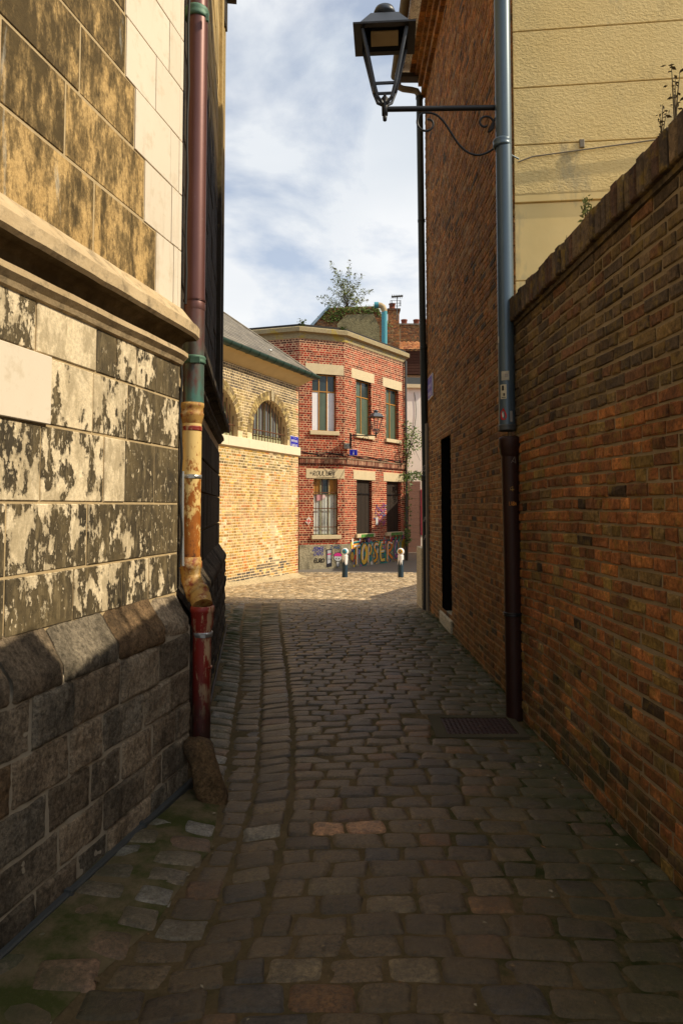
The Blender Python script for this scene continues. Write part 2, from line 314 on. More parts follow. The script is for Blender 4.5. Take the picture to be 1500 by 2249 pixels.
def joint():
    m = Mt('sand and moss joints', .95, .15); p = m.pos()
    c = m.mix(m.noise(30, 8, .75), (.055, .038, .018), (.24, .17, .085)); c = m.mix(m.ramp(m.noise(60, 6, .8), (.62, 0), (.70, .6)), c, (.34, .27, .18))
    fr = nn(m.nt, 'ShaderNodeMapRange'); fr.inputs[1].default_value = .1; fr.inputs[2].default_value = 1.2; m.L(p[0], fr.inputs[0])
    far = nn(m.nt, 'ShaderNodeMapRange'); far.inputs[1].default_value = 12.5; far.inputs[2].default_value = 10.5; far.inputs[4].default_value = 1; m.L(p[1], far.inputs[0])
    c = m.mix(m.math('MULTIPLY', far.outputs[0], m.math('MULTIPLY', m.math('ADD', fr.outputs[0], .35), m.ramp(m.noise(4, 7, .7), (.44, 0), (.6, .9)))), c, (.030, .040, .009))
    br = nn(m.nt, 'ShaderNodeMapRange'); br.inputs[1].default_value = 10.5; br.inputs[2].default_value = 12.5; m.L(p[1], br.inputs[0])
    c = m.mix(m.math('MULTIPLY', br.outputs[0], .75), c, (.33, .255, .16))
    m.col(c); m.bump(m.noise(45, 7, .8), .9, .02); return m.m
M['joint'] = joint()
M['verge'] = None
def verge():
    m = Mt('mossy lime verge', .93, .2)
    c = m.mix(m.noise(9, 8, .72), (.07, .052, .026), (.19, .145, .078)); c = m.mix(m.ramp(m.noise(3.1, 8, .72), (.44, 0), (.58, .9)), c, (.040, .050, .008)); m.col(c)
    m.bump(m.noise(8, 7, .7), .5, .03); m.bump(m.noise(60, 6, .75), .6, .006); return m.m
M['verge'] = verge()
M['asphalt'] = simple('grey asphalt', (.17, .15, .125), .85, .3, 0, .3, 30, .4)
M['earth'] = simple('earth', (.065, .055, .033), .95, .2, 0, .3, 4, .3)
def stucco():
    m = Mt('cream stucco', .93, .15); z = m.pos()[2]
    c = m.mix(m.noise(2.2, 6, .6), (.82, .60, .25), (.92, .72, .36))
    c = m.mix(m.ramp(m.noise(3.5, 7, .7, (1, 1, .5), 0, (2, 5, 1)), (.54, 0), (.72, .4)), c, (.52, .41, .22))
    c = m.mix(m.ramp(m.noise(1.4, 6, .65, (1.6, 1, .5), 0, (5.3, 5, 2)), (.55, 0), (.64, .55)), c, (.36, .33, .24))
    m.col(c); f = nn(m.nt, 'ShaderNodeMapRange'); f.inputs[1].default_value = 4.28; f.inputs[2].default_value = 4.30; m.L(z, f.inputs[0])
    h = m.math('MULTIPLY', m.noise(34, 6, .62, (1, 1, 1.5), .4), f.outputs[0]); m.bump(h, .8, .02); m.bump(m.noise(10, 4, .5), .15, .01); return m.m
M['stucco'] = stucco()
def leafm(name, a, b):
    m = Mt(name, .55, .35); c = m.mix(m.noise(7, 3, .5), a, b); m.col(m.mix(1.0, c, m.attr(), 'MULTIPLY'))
    m.b.inputs['Subsurface Weight'].default_value = 0.0
    return m.m
M['leaf'] = leafm('buddleia leaf', (.17, .22, .06), (.36, .40, .17)); M['ivy'] = leafm('ivy leaf', (.05, .10, .015), (.15, .22, .04))
M['stem'] = simple('woody stem', (.10, .075, .05), .8, .2, 0, .3, 12, .2)
M['dry_stem'] = simple('dry weed stem', (.09, .065, .03), .8, .2, 0, .3, 12, .1)
def paint(name='spray paint'):
    m = Mt(name, .6, .3); c = m.mix(1.0, m.attr(), m.ramp(m.noise(22, 6, .7), (.3, .72), (.7, 1.12)), 'MULTIPLY'); m.col(c); return m.m
M['paint'] = paint(); M['sticker'] = paint('sticker paper')

# ------------------------------------------------------------------ mesh helpers
class MB:
    def __init__(s): s.v = []; s.f = []; s.c = []; s.mi = []; s.sm = []
    def add(s, vs, fs, c=(1, 1, 1), mi=0, smooth=False):
        b = len(s.v); s.v.extend([tuple(v) for v in vs])
        for f in fs: s.f.append(tuple(b + i for i in f)); s.c.append(c); s.mi.append(mi); s.sm.append(smooth)
    def quad(s, a, b, c_, d, c=(1, 1, 1), mi=0): s.add([a, b, c_, d], [(0, 1, 2, 3)], c, mi)
    def box(s, lo, hi, c=(1, 1, 1), mi=0, bev=0):
        x0, y0, z0 = lo; x1, y1, z1 = hi
        vs = [(x0, y0, z0), (x1, y0, z0), (x1, y1, z0), (x0, y1, z0), (x0, y0, z1), (x1, y0, z1), (x1, y1, z1), (x0, y1, z1)]
        s.add(vs, [(0, 3, 2, 1), (4, 5, 6, 7), (0, 1, 5, 4), (1, 2, 6, 5), (2, 3, 7, 6), (3, 0, 4, 7)], c, mi)
    def prism(s, pts, z0, z1, c=(1, 1, 1), mi=0):
        n = len(pts); z0s = z0 if hasattr(z0, '__len__') else [z0] * n; z1s = z1 if hasattr(z1, '__len__') else [z1] * n
        vs = [(p[0], p[1], z) for p, z in zip(pts, z0s)] + [(p[0], p[1], z) for p, z in zip(pts, z1s)]
        s.add(vs, [(i, (i + 1) % n, n + (i + 1) % n, n + i) for i in range(n)] + [tuple(range(n))[::-1], tuple(range(n, 2 * n))], c, mi)
    def tube(s, pts, r, n=10, c=(1, 1, 1), mi=0, cap=True, smooth=True):
        pts = [Vector(p) for p in pts]; rs = r if hasattr(r, '__len__') else [r] * len(pts)
        up = None; vs = []
        for i, p in enumerate(pts):
            t = (pts[min(i + 1, len(pts) - 1)] - pts[max(i - 1, 0)]).normalized()
            if up is None: up = t.orthogonal().normalized()
            a = (up - t * up.dot(t)); a = a.normalized() if a.length > 1e-6 else t.orthogonal().normalized(); up = a; b = t.cross(a)
            for k in range(n):
                an = 2 * math.pi * k / n; vs.append(p + (a * math.cos(an) + b * math.sin(an)) * rs[i])
        fs = [(i * n + k, i * n + (k + 1) % n, (i + 1) * n + (k + 1) % n, (i + 1) * n + k) for i in range(len(pts) - 1) for k in range(n)]
        s.add(vs, fs, c, mi, smooth)
        if cap: m_ = (len(pts) - 1) * n; s.add([vs[k] for k in range(n)] + [vs[m_ + k] for k in range(n)], [tuple(range(n))[::-1], tuple(range(n, 2 * n))], c, mi)
    def lathe(s, base, prof, n=20, c=(1, 1, 1), mi=0, smooth=True):
        vs = []; bx, by, bz = base
        for r, z in prof:
            for k in range(n): a = 2 * math.pi * k / n; vs.append((bx + r * math.cos(a), by + r * math.sin(a), bz + z))
        fs = [(i * n + k, i * n + (k + 1) % n, (i + 1) * n + (k + 1) % n, (i + 1) * n + k) for i in range(len(prof) - 1) for k in range(n)]
        s.add(vs, fs, c, mi, smooth)
    def sphere(s, c0, r, n=16, c=(1, 1, 1), mi=0):
        prof = [(r * math.sin(math.pi * i / n), -r * math.cos(math.pi * i / n)) for i in range(n + 1)]
        prof[0] = (1e-4, -r); prof[-1] = (1e-4, r); s.lathe(c0, prof, n * 2, c, mi)
    def build(s, name, mat, parent=None, kind=None):
        me = bpy.data.meshes.new(name); me.from_pydata(s.v, [], s.f)
        for m_ in (mat if isinstance(mat, (list, tuple)) else [mat]): me.materials.append(m_)
        me.polygons.foreach_set('material_index', s.mi); me.polygons.foreach_set('use_smooth', s.sm)
        ca = me.color_attributes.new('Col', 'FLOAT_COLOR', 'CORNER')
        lens = [len(f) for f in s.f]; arr = np.ones((sum(lens), 4), np.float32); arr[:, :3] = np.repeat(np.array(s.c, np.float32).reshape(-1, 3), lens, axis=0)
        ca.data.foreach_set('color', arr.ravel()); me.update()
        o = bpy.data.objects.new(name, me); col.objects.link(o)
        if parent: o.parent = parent; o.matrix_parent_inverse = parent.matrix_world.inverted() if False else Matrix.Translation(-Vector(parent.location))
        if kind: o['kind'] = kind
        return o
def thing(name, label, cat, loc=(0, 0, 0), group=None):
    o = bpy.data.objects.new(name, None); col.objects.link(o); o.location = loc; o.empty_display_size = .3
    o['label'] = label; o['category'] = cat
    if group: o['group'] = group
    return o
def tag(o, label, cat, group=None):
    o['label'] = label; o['category'] = cat
    if group: o['group'] = group
    return o
class Fr:   # a vertical wall plane: origin (x,y), direction (x,y), outward normal side
    def __init__(s, o, d, n_hint):
        s.o = Vector((o[0], o[1], 0)); s.d = Vector((d[0], d[1], 0)).normalized(); n = Vector((s.d.y, -s.d.x, 0))
        if n.x * n_hint[0] + n.y * n_hint[1] < 0: n = -n
        s.n = n
    def p(s, u, z, off=0.0): return s.o + s.d * u + s.n * off + Vector((0, 0, z))
    def hit(s, px, py, off=0.0):
        d = ray(px, py); e_ = Vector((0, 0, EYE)); o = s.o + s.n * off; t = (o - e_).dot(s.n) / d.dot(s.n); q = e_ + d * t
        return (q - s.o).dot(s.d), q.z
    def U(s, px, off=0.0): return s.hit(px, HOR, off)[0]
def slab(mb, F, u0, u1, z0, z1, o0, o1, c=(1, 1, 1), mi=0, bev=0.0):
    b = bev; vs = [F.p(u0, z0, o0), F.p(u1, z0, o0), F.p(u1, z1, o0), F.p(u0, z1, o0),
          F.p(u0, z0, o1 - b), F.p(u1, z0, o1 - b), F.p(u1, z1, o1 - b), F.p(u0, z1, o1 - b)]
    fs = [(0, 1, 5, 4), (1, 2, 6, 5), (2, 3, 7, 6), (3, 0, 4, 7), (0, 3, 2, 1)]
    if b:
        vs += [F.p(u0 + b, z0 + b, o1), F.p(u1 - b, z0 + b, o1), F.p(u1 - b, z1 - b, o1), F.p(u0 + b, z1 - b, o1)]
        fs += [(4, 5, 9, 8), (5, 6, 10, 9), (6, 7, 11, 10), (7, 4, 8, 11), (8, 9, 10, 11)]
    else: fs.append((4, 5, 6, 7))
    mb.add(vs, fs, c, mi)
def pick(pal, w_=None):
    c = random.choices(pal, w_)[0]; k = random.uniform(.78, 1.2); return tuple(x * k for x in c)
def bricks(mb, F, u0, u1, z0, z1, pal, wts=None, bw=.215, bh=.058, jt=.011, proud=.008, mode='english', holes=(), jit=.0, colf=None, top=None, wav=0.0, back=-.004):
    """individual bricks laid on a wall plane; holes: fn(z)->list of (ua,ub)"""
    z = z0; r = 0; pitch = bh + jt
    while z < z1 - bh * .5:
        hd = (r % 2 == 1) if mode == 'english' else False
        L = (bw - jt) / 2 if hd else bw
        u = u0 - (bw * .5 if not hd and (r // 2) % 2 == 0 and mode == 'english' else (L * .75 if hd else (L * .5 if r % 2 else 0)))
        zc = z + bh / 2; cuts = [c for h in holes for c in h(zc)]; ww = lambda uu: wav * mnoise.noise(Vector((uu * .6, z * .8, 3.3)))
        rowp = random.uniform(-.002, .002)
        while u < u1:
            l = L if random.random() > .12 or mode == 'english' and random.random() > .3 else L * random.choice((.5, .75))
            a, b = max(u, u0), min(u + l, u1); segs = [(a, b)]
            for ca, cb in cuts:
                ns = []
                for s0, s1 in segs:
                    if cb <= s0 or ca >= s1: ns.append((s0, s1))
                    else:
                        if ca > s0: ns.append((s0, ca))
                        if cb < s1: ns.append((cb, s1))
                segs = ns
            for s0, s1 in segs:
                if s1 - s0 < .02: continue
                mid = (s0 + s1) / 2; zt = min(z + bh, top(mid) if top else 1e9)
                if zt - z < .012: continue
                c = colf(mid, zc) if colf else None
                if c is None: c = pick(pal, wts)
                j = lambda: random.uniform(-jit, jit); p_ = proud + rowp + random.uniform(-.003, .003) + abs(j()) * .6; e_ = .006; w0, w1 = ww(s0), ww(s1)
                vs = [F.p(s0 + j(), z + w0 + j(), back), F.p(s1 + j(), z + w1 + j(), back), F.p(s1 + j(), zt + w1 + j(), back), F.p(s0 + j(), zt + w0 + j(), back)]
                vs2 = [v + F.n * (p_ - e_ * .7 - back) for v in vs]
                cc_ = [F.p(s0 + e_ + j(), z + w0 + e_ + j(), p_ + j() * .5), F.p(s1 - e_ + j(), z + w1 + e_ + j(), p_ + j() * .5), F.p(s1 - e_ + j(), zt + w1 - e_ + j(), p_ + j() * .5), F.p(s0 + e_ + j(), zt + w0 - e_ + j(), p_ + j() * .5)]
                mb.add(vs + vs2 + cc_, [(0, 1, 5, 4), (1, 2, 6, 5), (2, 3, 7, 6), (3, 0, 4, 7), (4, 5, 9, 8), (5, 6, 10, 9), (6, 7, 11, 10), (7, 4, 8, 11), (8, 9, 10, 11)], c)
            u += l + jt
        z += pitch; r += 1
def rect_hole(ua, ub, za, zb): return lambda z: [(ua, ub)] if za < z < zb else []
def arch_hole(uc, rad, zs, zb):
    def h(z):
        if zb < z < zs: return [(uc - rad, uc + rad)]
        if zs <= z < zs + rad: q = math.sqrt(rad * rad - (z - zs) ** 2); return [(uc - q, uc + q)]
        return []
    return h
def arch_pts(uc, rad, zs, zb, n=20):
    return [(uc - rad, zb), (uc + rad, zb)] + [(uc + rad * math.cos(math.pi * i / n), zs + rad * math.sin(math.pi * i / n)) for i in range(n + 1)]
def panel(mb, F, outer, holes=(), depth=.2, c=(1, 1, 1), off=0.0, mi=0, jamb_mi=None):
    """wall face with openings and reveals going in"""
    loops = [outer] + [list(h) for h in holes]
    tri = tessellate_polygon([[Vector((u, z, 0)) for u, z in lp] for lp in loops])
    flat = [p for lp in loops for p in lp]; mb.add([F.p(u, z, off) for u, z in flat], [tuple(t) for t in tri], c, mi)
    for h in holes:
        n = len(h)
        for i in range(n):
            a, b = h[i], h[(i + 1) % n]
            if abs(a[0] - b[0]) + abs(a[1] - b[1]) < 1e-6: continue
            mb.quad(F.p(*a, off), F.p(*b, off), F.p(*b, off - depth), F.p(*a, off - depth), c, mi if jamb_mi is None else jamb_mi)
def rectpts(a, b, c_, d): return [(a, c_), (b, c_), (b, d), (a, d)]
def sweep(mb, path, nrm, prof, seg=None, cf=None, mi=0, nz=0.0, caps=True, soot_shade_rows=None):
    """profile (off,z) swept along 2D path; nrm = outward (mitred) vectors per path point"""
    m_ = len(prof)
    for i in range(len(path) - 1):
        c = cf() if cf else (1, 1, 1); vs = []
        for p, n in ((path[i], nrm[i]), (path[i + 1], nrm[i + 1])):
            for o, z in prof:
                q = Vector((p[0] + n[0] * o, p[1] + n[1] * o, z))
                if nz: q += Vector((n[0], n[1], .6)) * nz * mnoise.noise(Vector((p[0] * 6, p[1] * 6, z * 8)))
                vs.append(q)
        
        if soot_shade_rows:
            for k in range(m_ - 1): mb.add([vs[k], vs[k + 1], vs[m_ + k + 1], vs[m_ + k]], [(0, 1, 2, 3)], (c[0], 1.0 if soot_shade_rows[0] <= k < soot_shade_rows[1] else 0.0, 0), mi)
        else: mb.add(vs, [(k, k + 1, m_ + k + 1, m_ + k) for k in range(m_ - 1)], c, mi)
        if caps: mb.add(vs, [tuple(range(m_)), tuple(range(m_, 2 * m_))[::-1]], c, mi)
def text_mesh(txt, size, F, u, z, off, mat, name, parent, bold=0.0, xs=1.0):
    cu = bpy.data.curves.new(name, 'FONT'); cu.body = txt; cu.size = size; cu.align_x = 'CENTER'; cu.align_y = 'CENTER'; cu.offset = bold
    o = bpy.data.objects.new(name, cu); col.objects.link(o); bpy.context.view_layer.update()
    dg = bpy.context.evaluated_depsgraph_get(); me0 = o.evaluated_get(dg).to_mesh()
    mb = MB(); vs = [v.co.copy() for v in me0.vertices]; sgn = 1 if F.d.cross(Vector((0, 0, 1))).dot(F.n) > 0 else -1
    mb.add([F.p(u + sgn * v.x * xs, z + v.y, off) for v in vs], [tuple(p.vertices) for p in me0.polygons])
    bpy.data.objects.remove(o); return mb.build(name, mat, parent)
LAY = [0.0]
def stroke(mb, F, pts, wd, c, off=.004, sm=0, xs=1.0):
    if sm:
        for _ in range(sm):
            q = [pts[0]]
            for a, b in zip(pts, pts[1:]): q += [(a[0] * .75 + b[0] * .25, a[1] * .75 + b[1] * .25), (a[0] * .25 + b[0] * .75, a[1] * .25 + b[1] * .75)]
            q.append(pts[-1]); pts = q
    LAY[0] += .00003; o = off + LAY[0]; n = len(pts); L = []; Rr = []
    for i, (x, y) in enumerate(pts):
        a = pts[max(i - 1, 0)]; b = pts[min(i + 1, n - 1)]; dx, dy = b[0] - a[0], b[1] - a[1]; l = math.hypot(dx, dy) or 1; dx /= l; dy /= l
        L.append(F.p(x - dy * wd / 2, y + dx * wd / 2, o)); Rr.append(F.p(x + dy * wd / 2, y - dx * wd / 2, o))
    mb.add(L + Rr, [(i, i + 1, n + i + 1, n + i) for i in range(n - 1)], c)
def blob(mb, F, pts, c, off=.004):
    LAY[0] += .00003; mb.add([F.p(u, z, off + LAY[0]) for u, z in pts], [tuple(range(len(pts)))], c)
GL = {'A': [[(0, 0), (.5, 1), (1, 0)], [(.2, .4), (.8, .4)]], 'B': [[(0, 0), (0, 1), (.8, .9), (.7, .55), (0, .5), (.9, .4), (.8, 0), (0, 0)]],
      'D': [[(0, 0), (0, 1), (.7, .9), (1, .5), (.7, .1), (0, 0)]], 'E': [[(1, 1), (0, 1), (0, 0), (1, 0)], [(0, .5), (.8, .5)]], 'F': [[(0, 0), (0, 1), (1, 1)], [(0, .5), (.7, .5)]],
      'G': [[(1, .9), (.4, 1), (0, .5), (.4, 0), (1, .1), (1, .5), (.6, .5)]], 'I': [[(.5, 0), (.5, 1)]], 'J': [[(1, 1), (.9, .1), (.4, -.1), (0, .3)]], 'K': [[(0, 0), (0, 1)], [(.9, 1), (0, .45), (1, 0)]],
      'L': [[(0, 1), (0, 0), (1, 0)]], 'M': [[(0, 0), (.1, 1), (.5, .4), (.9, 1), (1, 0)]], 'N': [[(0, 0), (0, 1), (1, 0), (1, 1)]], 'O': [[(.5, 1), (0, .75), (0, .2), (.5, 0), (1, .25), (1, .8), (.5, 1)]],
      'P': [[(0, 0), (0, 1), (.9, .85), (.8, .5), (0, .45)]], 'R': [[(0, 0), (0, 1), (.9, .85), (.8, .5), (0, .45), (1, 0)]], 'S': [[(1, .9), (.4, 1), (.1, .75), (.8, .4), (.8, .1), (.1, .0)]], 'T': [[(0, 1), (1, 1)], [(.5, 1), (.5, 0)]],
      'U': [[(0, 1), (0, .2), (.5, 0), (1, .2), (1, 1)]], 'Z': [[(0, 1), (1, 1), (0, 0), (1, 0)]], '=': [[(0, .65), (.8, .7)], [(0, .4), (.8, .4)]], '0': [[(.5, 1), (0, .75), (0, .2), (.5, 0), (1, .25), (1, .8), (.5, 1)], [(.1, .1), (.9, .9)]],
      'Y': [[(0, 1), (.5, .5), (1, 1)], [(.5, .5), (.5, 0)]], '.': [[(.4, .4), (.55, .55)]], ' ': [], '/': [[(0, -.2), (1, 1.2)]]}
def scrawl(mb, F, txt, u, z, h, wd, lw, c, off=.004, slant=.1, gap=.3, base=None, sgn=1):
    x = u
    for ch in txt:
        for st in GL[ch]: stroke(mb, F, [(x + sgn * (a * wd + b * h * slant), z + (base(x) if base else 0) + b * h + random.uniform(-.01, .01) * h) for a, b in st], lw, c, off, 1)
        x += sgn * wd * (1 + gap)
        if ch in 'I.': x -= sgn * wd * .3

# ------------------------------------------------------------------ ground
def interp(y, ks):
    if y <= ks[0][0]: return ks[0][1]
    for (a, va), (b, vb) in zip(ks, ks[1:]):
        if y <= b: return va + (vb - va) * (y - a) / (b - a)
    return ks[-1][1]
B1 = lambda y: interp(y, [(2.2, -.95), (2.8, -.73), (3.4, -.62), (3.94, -.66), (5.07, -.79), (7, -1.0), (9.2, -1.34), (11, -1.55), (13, -1.8)])
B2 = lambda y: interp(y, [(2.2, -.72), (2.8, -.52), (3.94, -.50), (5.07, -.595), (7, -.80), (9.2, -1.08), (11, -1.27), (13, -1.5)])
B3 = lambda y: interp(y, [(2.2, -.48), (2.8, -.32), (3.94, -.29), (5.07, -.36), (7, -.56), (9.2, -.816), (11, -1.0), (13, -1.2)])
def gbase(y):
    if y < 10: return 0.0
    t = min(1, (y - 10) / 10.0); return -.38 * t
def gz(x, y):
    z = gbase(y)
    if y < 13:
        f = 1 if y < 11.5 else (13 - y) / 1.5; cx = (B1(y) + B2(y)) / 2
        z += f * (-.026 * math.exp(-((x - cx) / .22) ** 2) + (.07 * (B1(y) - x) if x < B1(y) else 0) + .02 * math.exp(-((x - .45) / .6) ** 2))
    return z
xs = sorted(set([-600, -200, -80, -30, -12, -6] + [round(-4 + i * .16, 3) for i in range(66)] + [8, 12, 30, 80, 200, 600]))
ys = sorted(set([-600, -200, -60, -20, -6] + [round(-2 + i * .25, 3) for i in range(104)] + [26, 30, 40, 60, 120, 300, 900]))
mb = MB(); nx = len(xs)
mb.add([(x, y, (gz(x, y) if abs(x) < 7 and -3 < y < 30 else gbase(y)) - (.001 if abs(x) < 7 and -3 < y < 22 else .018)) for y in ys for x in xs],
       [(j * nx + i, j * nx + i + 1, (j + 1) * nx + i + 1, (j + 1) * nx + i) for j in range(len(ys) - 1) for i in range(nx - 1)], smooth=True)
mb.build('ground', M['joint'], kind='structure')
def grid_sett(mb, cx, cy, hx, hy, rot, c, n, hgt=.0045, dome=.005, pw=9, sink=.012):
    vs = []; a_, b_ = random.random() * 50, random.random() * 50; ca, sa = math.cos(rot), math.sin(rot); tx, ty = random.uniform(-.04, .04), random.uniform(-.05, .05)
    sx, sy = random.uniform(-.10, .10), random.uniform(-.16, .16); h0 = random.uniform(-.0055, .0055); pw = random.choice((7, 10, 14, 18))
    for j in range(n + 1):
        for i in range(n + 1):
            p = i / n * 2 - 1; q = j / n * 2 - 1; ex = {4: .2, 6: .34}.get(n, .5); p = math.copysign(abs(p) ** ex, p); q = math.copysign(abs(q) ** ex, q); k = max(abs(p), abs(q)); l = (abs(p) ** pw + abs(q) ** pw) ** (1 / pw); s_ = k / l if l > 0 else 1
            X = p * s_; Y = q * s_; wob = 1 + .07 * mnoise.noise(Vector((X * 1.4 + a_, Y * 1.4 + b_, 0)))
            lx = (X + sx * Y) * hx * wob; ly = (Y + sy * X) * hy * wob; x = cx + lx * ca - ly * sa; y = cy + lx * sa + ly * ca
            edge = k; z = hgt + dome * (1 - edge ** 2) + tx * lx + ty * ly + h0 + .004 * mnoise.noise(Vector((x * 14, y * 14, a_)))
            if edge > .98: z -= sink
            vs.append((x, y, gz(x, y) + z))
    mb.add(vs, [(j * (n + 1) + i, j * (n + 1) + i + 1, (j + 1) * (n + 1) + i + 1, (j + 1) * (n + 1) + i) for j in range(n) for i in range(n)], c, 0, True)
SP = [(.060, .042, .022), (.070, .049, .025), (.044, .031, .017), (.078, .054, .028), (.074, .040, .018), (.10, .050, .018), (.13, .115, .085), (.040, .034, .027), (.10, .076, .042)]
SW = [9, 9, 8, 6, 3, 1.4, .8, 2.5, 2]
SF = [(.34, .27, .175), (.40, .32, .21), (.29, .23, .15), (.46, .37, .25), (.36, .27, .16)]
def XR(y): return 1.47 - .0265 * (y - 2.9) if y < 5.4 else (1.455 - .0118 * (y - 5.4) if y < 11.4 else .125 * y + 1.6)
mb = MB(); y = .7; row = 0; MH = (.76, 1.27, 4.98, 5.36)
while y < 21.0:
    d = random.uniform(.118, .142); hy = d / 2 + .0005; yc = y + d / 2; n = 8 if yc < 4.5 else (6 if yc < 7.5 else 4)
    wave = lambda x: .02 * math.sin(x * 2.1 + yc * 1.3) - .03 * max(0, x - .5)
    far = yc > 11.6
    x = (B3(yc) + .012 if yc < 12.4 else -.19 * yc - 1.2) + (random.uniform(.0, .015) if yc < 12.4 else random.uniform(-.1, .1)); first = True; xr = XR(yc)
    while x < xr - .03:
        wd = random.uniform(.165, .25) * (1.0 if not (first and row % 2) else .62); first = False
        if x + wd > xr - .01: wd = xr - .01 - x
        if wd < .05: break
        cx = x + wd / 2; yy = yc + wave(cx)
        if not (MH[0] - .17 < cx < MH[1] + .1 and MH[2] - .11 < yy < MH[3] + .09):
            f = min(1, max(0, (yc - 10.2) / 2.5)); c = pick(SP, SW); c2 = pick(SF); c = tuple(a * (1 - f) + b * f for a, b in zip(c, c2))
            if abs(cx - .02) < .12 and abs(yc - 3.6) < .08: c = (.22, .12, .06)
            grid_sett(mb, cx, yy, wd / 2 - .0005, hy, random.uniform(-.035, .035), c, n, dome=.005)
        x += wd + .004
    if yc < 12.4:
        for ba, bb, sl_, ph in ((B2, B3, .06, .3), (B1, B2, -.03, .7)):
            yy = yc + ph * .08 - .04; a, b = ba(yy) + .003, bb(yy) - .003
            grid_sett(mb, (a + b) / 2, yy, (b - a) / 2 - .002, hy + random.uniform(-.004, .004), sl_ + random.uniform(-.05, .05), pick(SP, SW), n)
    y += d + .006; row += 1
y = .9
while y < 12.6:      # left verge: crosswise stones bedded in mossy mortar
    d = random.uniform(.13, .18); xa = interp(y, [(1.5, -1.6), (4.0, -.98), (4.4, -.98), (9.8, -1.66), (9.9, -2.6), (12.6, -2.9)]); xb = B1(y) - .004
    if not (3.7 < y < 4.15):
        x = xb
        while x - xa > .12:
            wd = min(random.uniform(.17, .26), x - xa - .02)
            if wd < .07: break
            if random.random() > .05 or y > 4.2: grid_sett(mb, x - wd / 2, y, wd / 2 - .009, d / 2 - .010, .06 + random.uniform(-.1, .1), pick([(.13, .105, .07), (.15, .12, .08), (.10, .08, .055), (.16, .15, .13), (.15, .09, .055)]), 6 if y < 7 else 4, hgt=.004, dome=.012)
            x -= wd + .02
    y += d
mb.build('cobbled_road', M['cobble'], kind='structure')
# lime mortar verge strips
mb = MB(); ny = 44; nxv = 6; vs = []
for j in range(ny + 1):
    y = 0 + j * (4.02) / ny; xa = -.902 + .219 * (y - 4.126) - .12; xb = B1(y) - .02 + .02 * mnoise.noise(Vector((y * 3, 1, 1)))
    for i in range(nxv + 1): t = i / nxv; x = xa + (xb - xa) * t; vs.append((x, y, gz(x, y) + .009 - .006 * t ** 3 + .006 * mnoise.noise(Vector((x * 5, y * 5, 0)))))
mb.add(vs, [(j * (nxv + 1) + i, j * (nxv + 1) + i + 1, (j + 1) * (nxv + 1) + i + 1, (j + 1) * (nxv + 1) + i) for j in range(ny) for i in range(nxv)], smooth=True)
mb.build('verge_strip', M['verge'], kind='structure')
mb = MB(); vs = []
for x in np.linspace(-8, 12, 21):
    for y in (20.95, 22, 24, 27, 32, 48): vs.append((float(x), y, -.374 - (.0 if y > 21 else .004)))
mb.add(vs, [(i * 6 + j, (i + 1) * 6 + j, (i + 1) * 6 + j + 1, i * 6 + j + 1) for i in range(20) for j in range(5)])
mb.build('asphalt_road', M['asphalt'], kind='structure')

mb = MB(); random.seed(99)
for _ in range(420):
    y = random.uniform(2.1, 11) ** 1.0; k = random.random(); xr = XR(y); x = random.uniform(-.05, .05) + (xr - .06 - abs(random.gauss(0, .12)) if k < .4 else (B1(y) if k < .6 else random.uniform(B1(y), xr)))
    a = random.uniform(0, 6.28); l = random.uniform(.004, .013) * (1.6 if random.random() < .12 else 1); w_ = l * random.uniform(.35, .8); z = gz(x, y) + .012; ca, sa = math.cos(a), math.sin(a)
    mb.add([(x + l * ca, y + l * sa, z), (x - w_ * sa, y + w_ * ca, z + .003), (x - l * ca, y - l * sa, z + .001), (x + w_ * sa, y - w_ * ca, z + .002)], [(0, 1, 2, 3)], random.choice([(.20, .15, .08), (.14, .09, .04), (.26, .22, .15), (.09, .06, .03), (.22, .11, .035)]))
mb.build('litter', M['paint'], kind='stuff')
mb = MB(); random.seed(98)
def tuft(x, y, hmax):
    for _ in range(random.randint(4, 9)):
        px_, py_ = x + random.gauss(0, .018), y + random.gauss(0, .022); a = random.uniform(0, 6.28); h = random.uniform(.25, 1) * hmax; w_ = random.uniform(.002, .005); z = gz(px_, py_) - .002; dx, dy = math.cos(a), math.sin(a); k = random.uniform(.5, 1.4); l = random.uniform(.2, .9) * h
        mb.add([(px_ - dy * w_, py_ + dx * w_, z), (px_ + dy * w_, py_ - dx * w_, z), (px_ + dx * l, py_ + dy * l, z + h)], [(0, 1, 2)], (.055 * k, .075 * k, .016 * k))
for _ in range(330):
    y = random.uniform(2.4, 10.8); k = random.random()
    if k < .55: x = XR(y) - abs(random.gauss(0, .035)) - .005; hm = .035
    elif k < .75: x = interp(y, [(1.5, -1.48), (4.0, -.90), (4.4, -.88), (9.8, -1.60), (11, -1.8)]) + abs(random.gauss(0, .03)) + .02; hm = .02
    else: x = random.choice((B1(y), B2(y), B3(y), random.uniform(.5, 1.35))) + random.gauss(0, .006); hm = .012
    if mnoise.noise(Vector((x * 1.5, y * 1.1, 4))) > -.12 and not (3.75 < y < 4.1 and x < -.7): tuft(x, y, hm)
mb.build('moss_and_grass', M['paint'], kind='stuff')
random.seed(12)
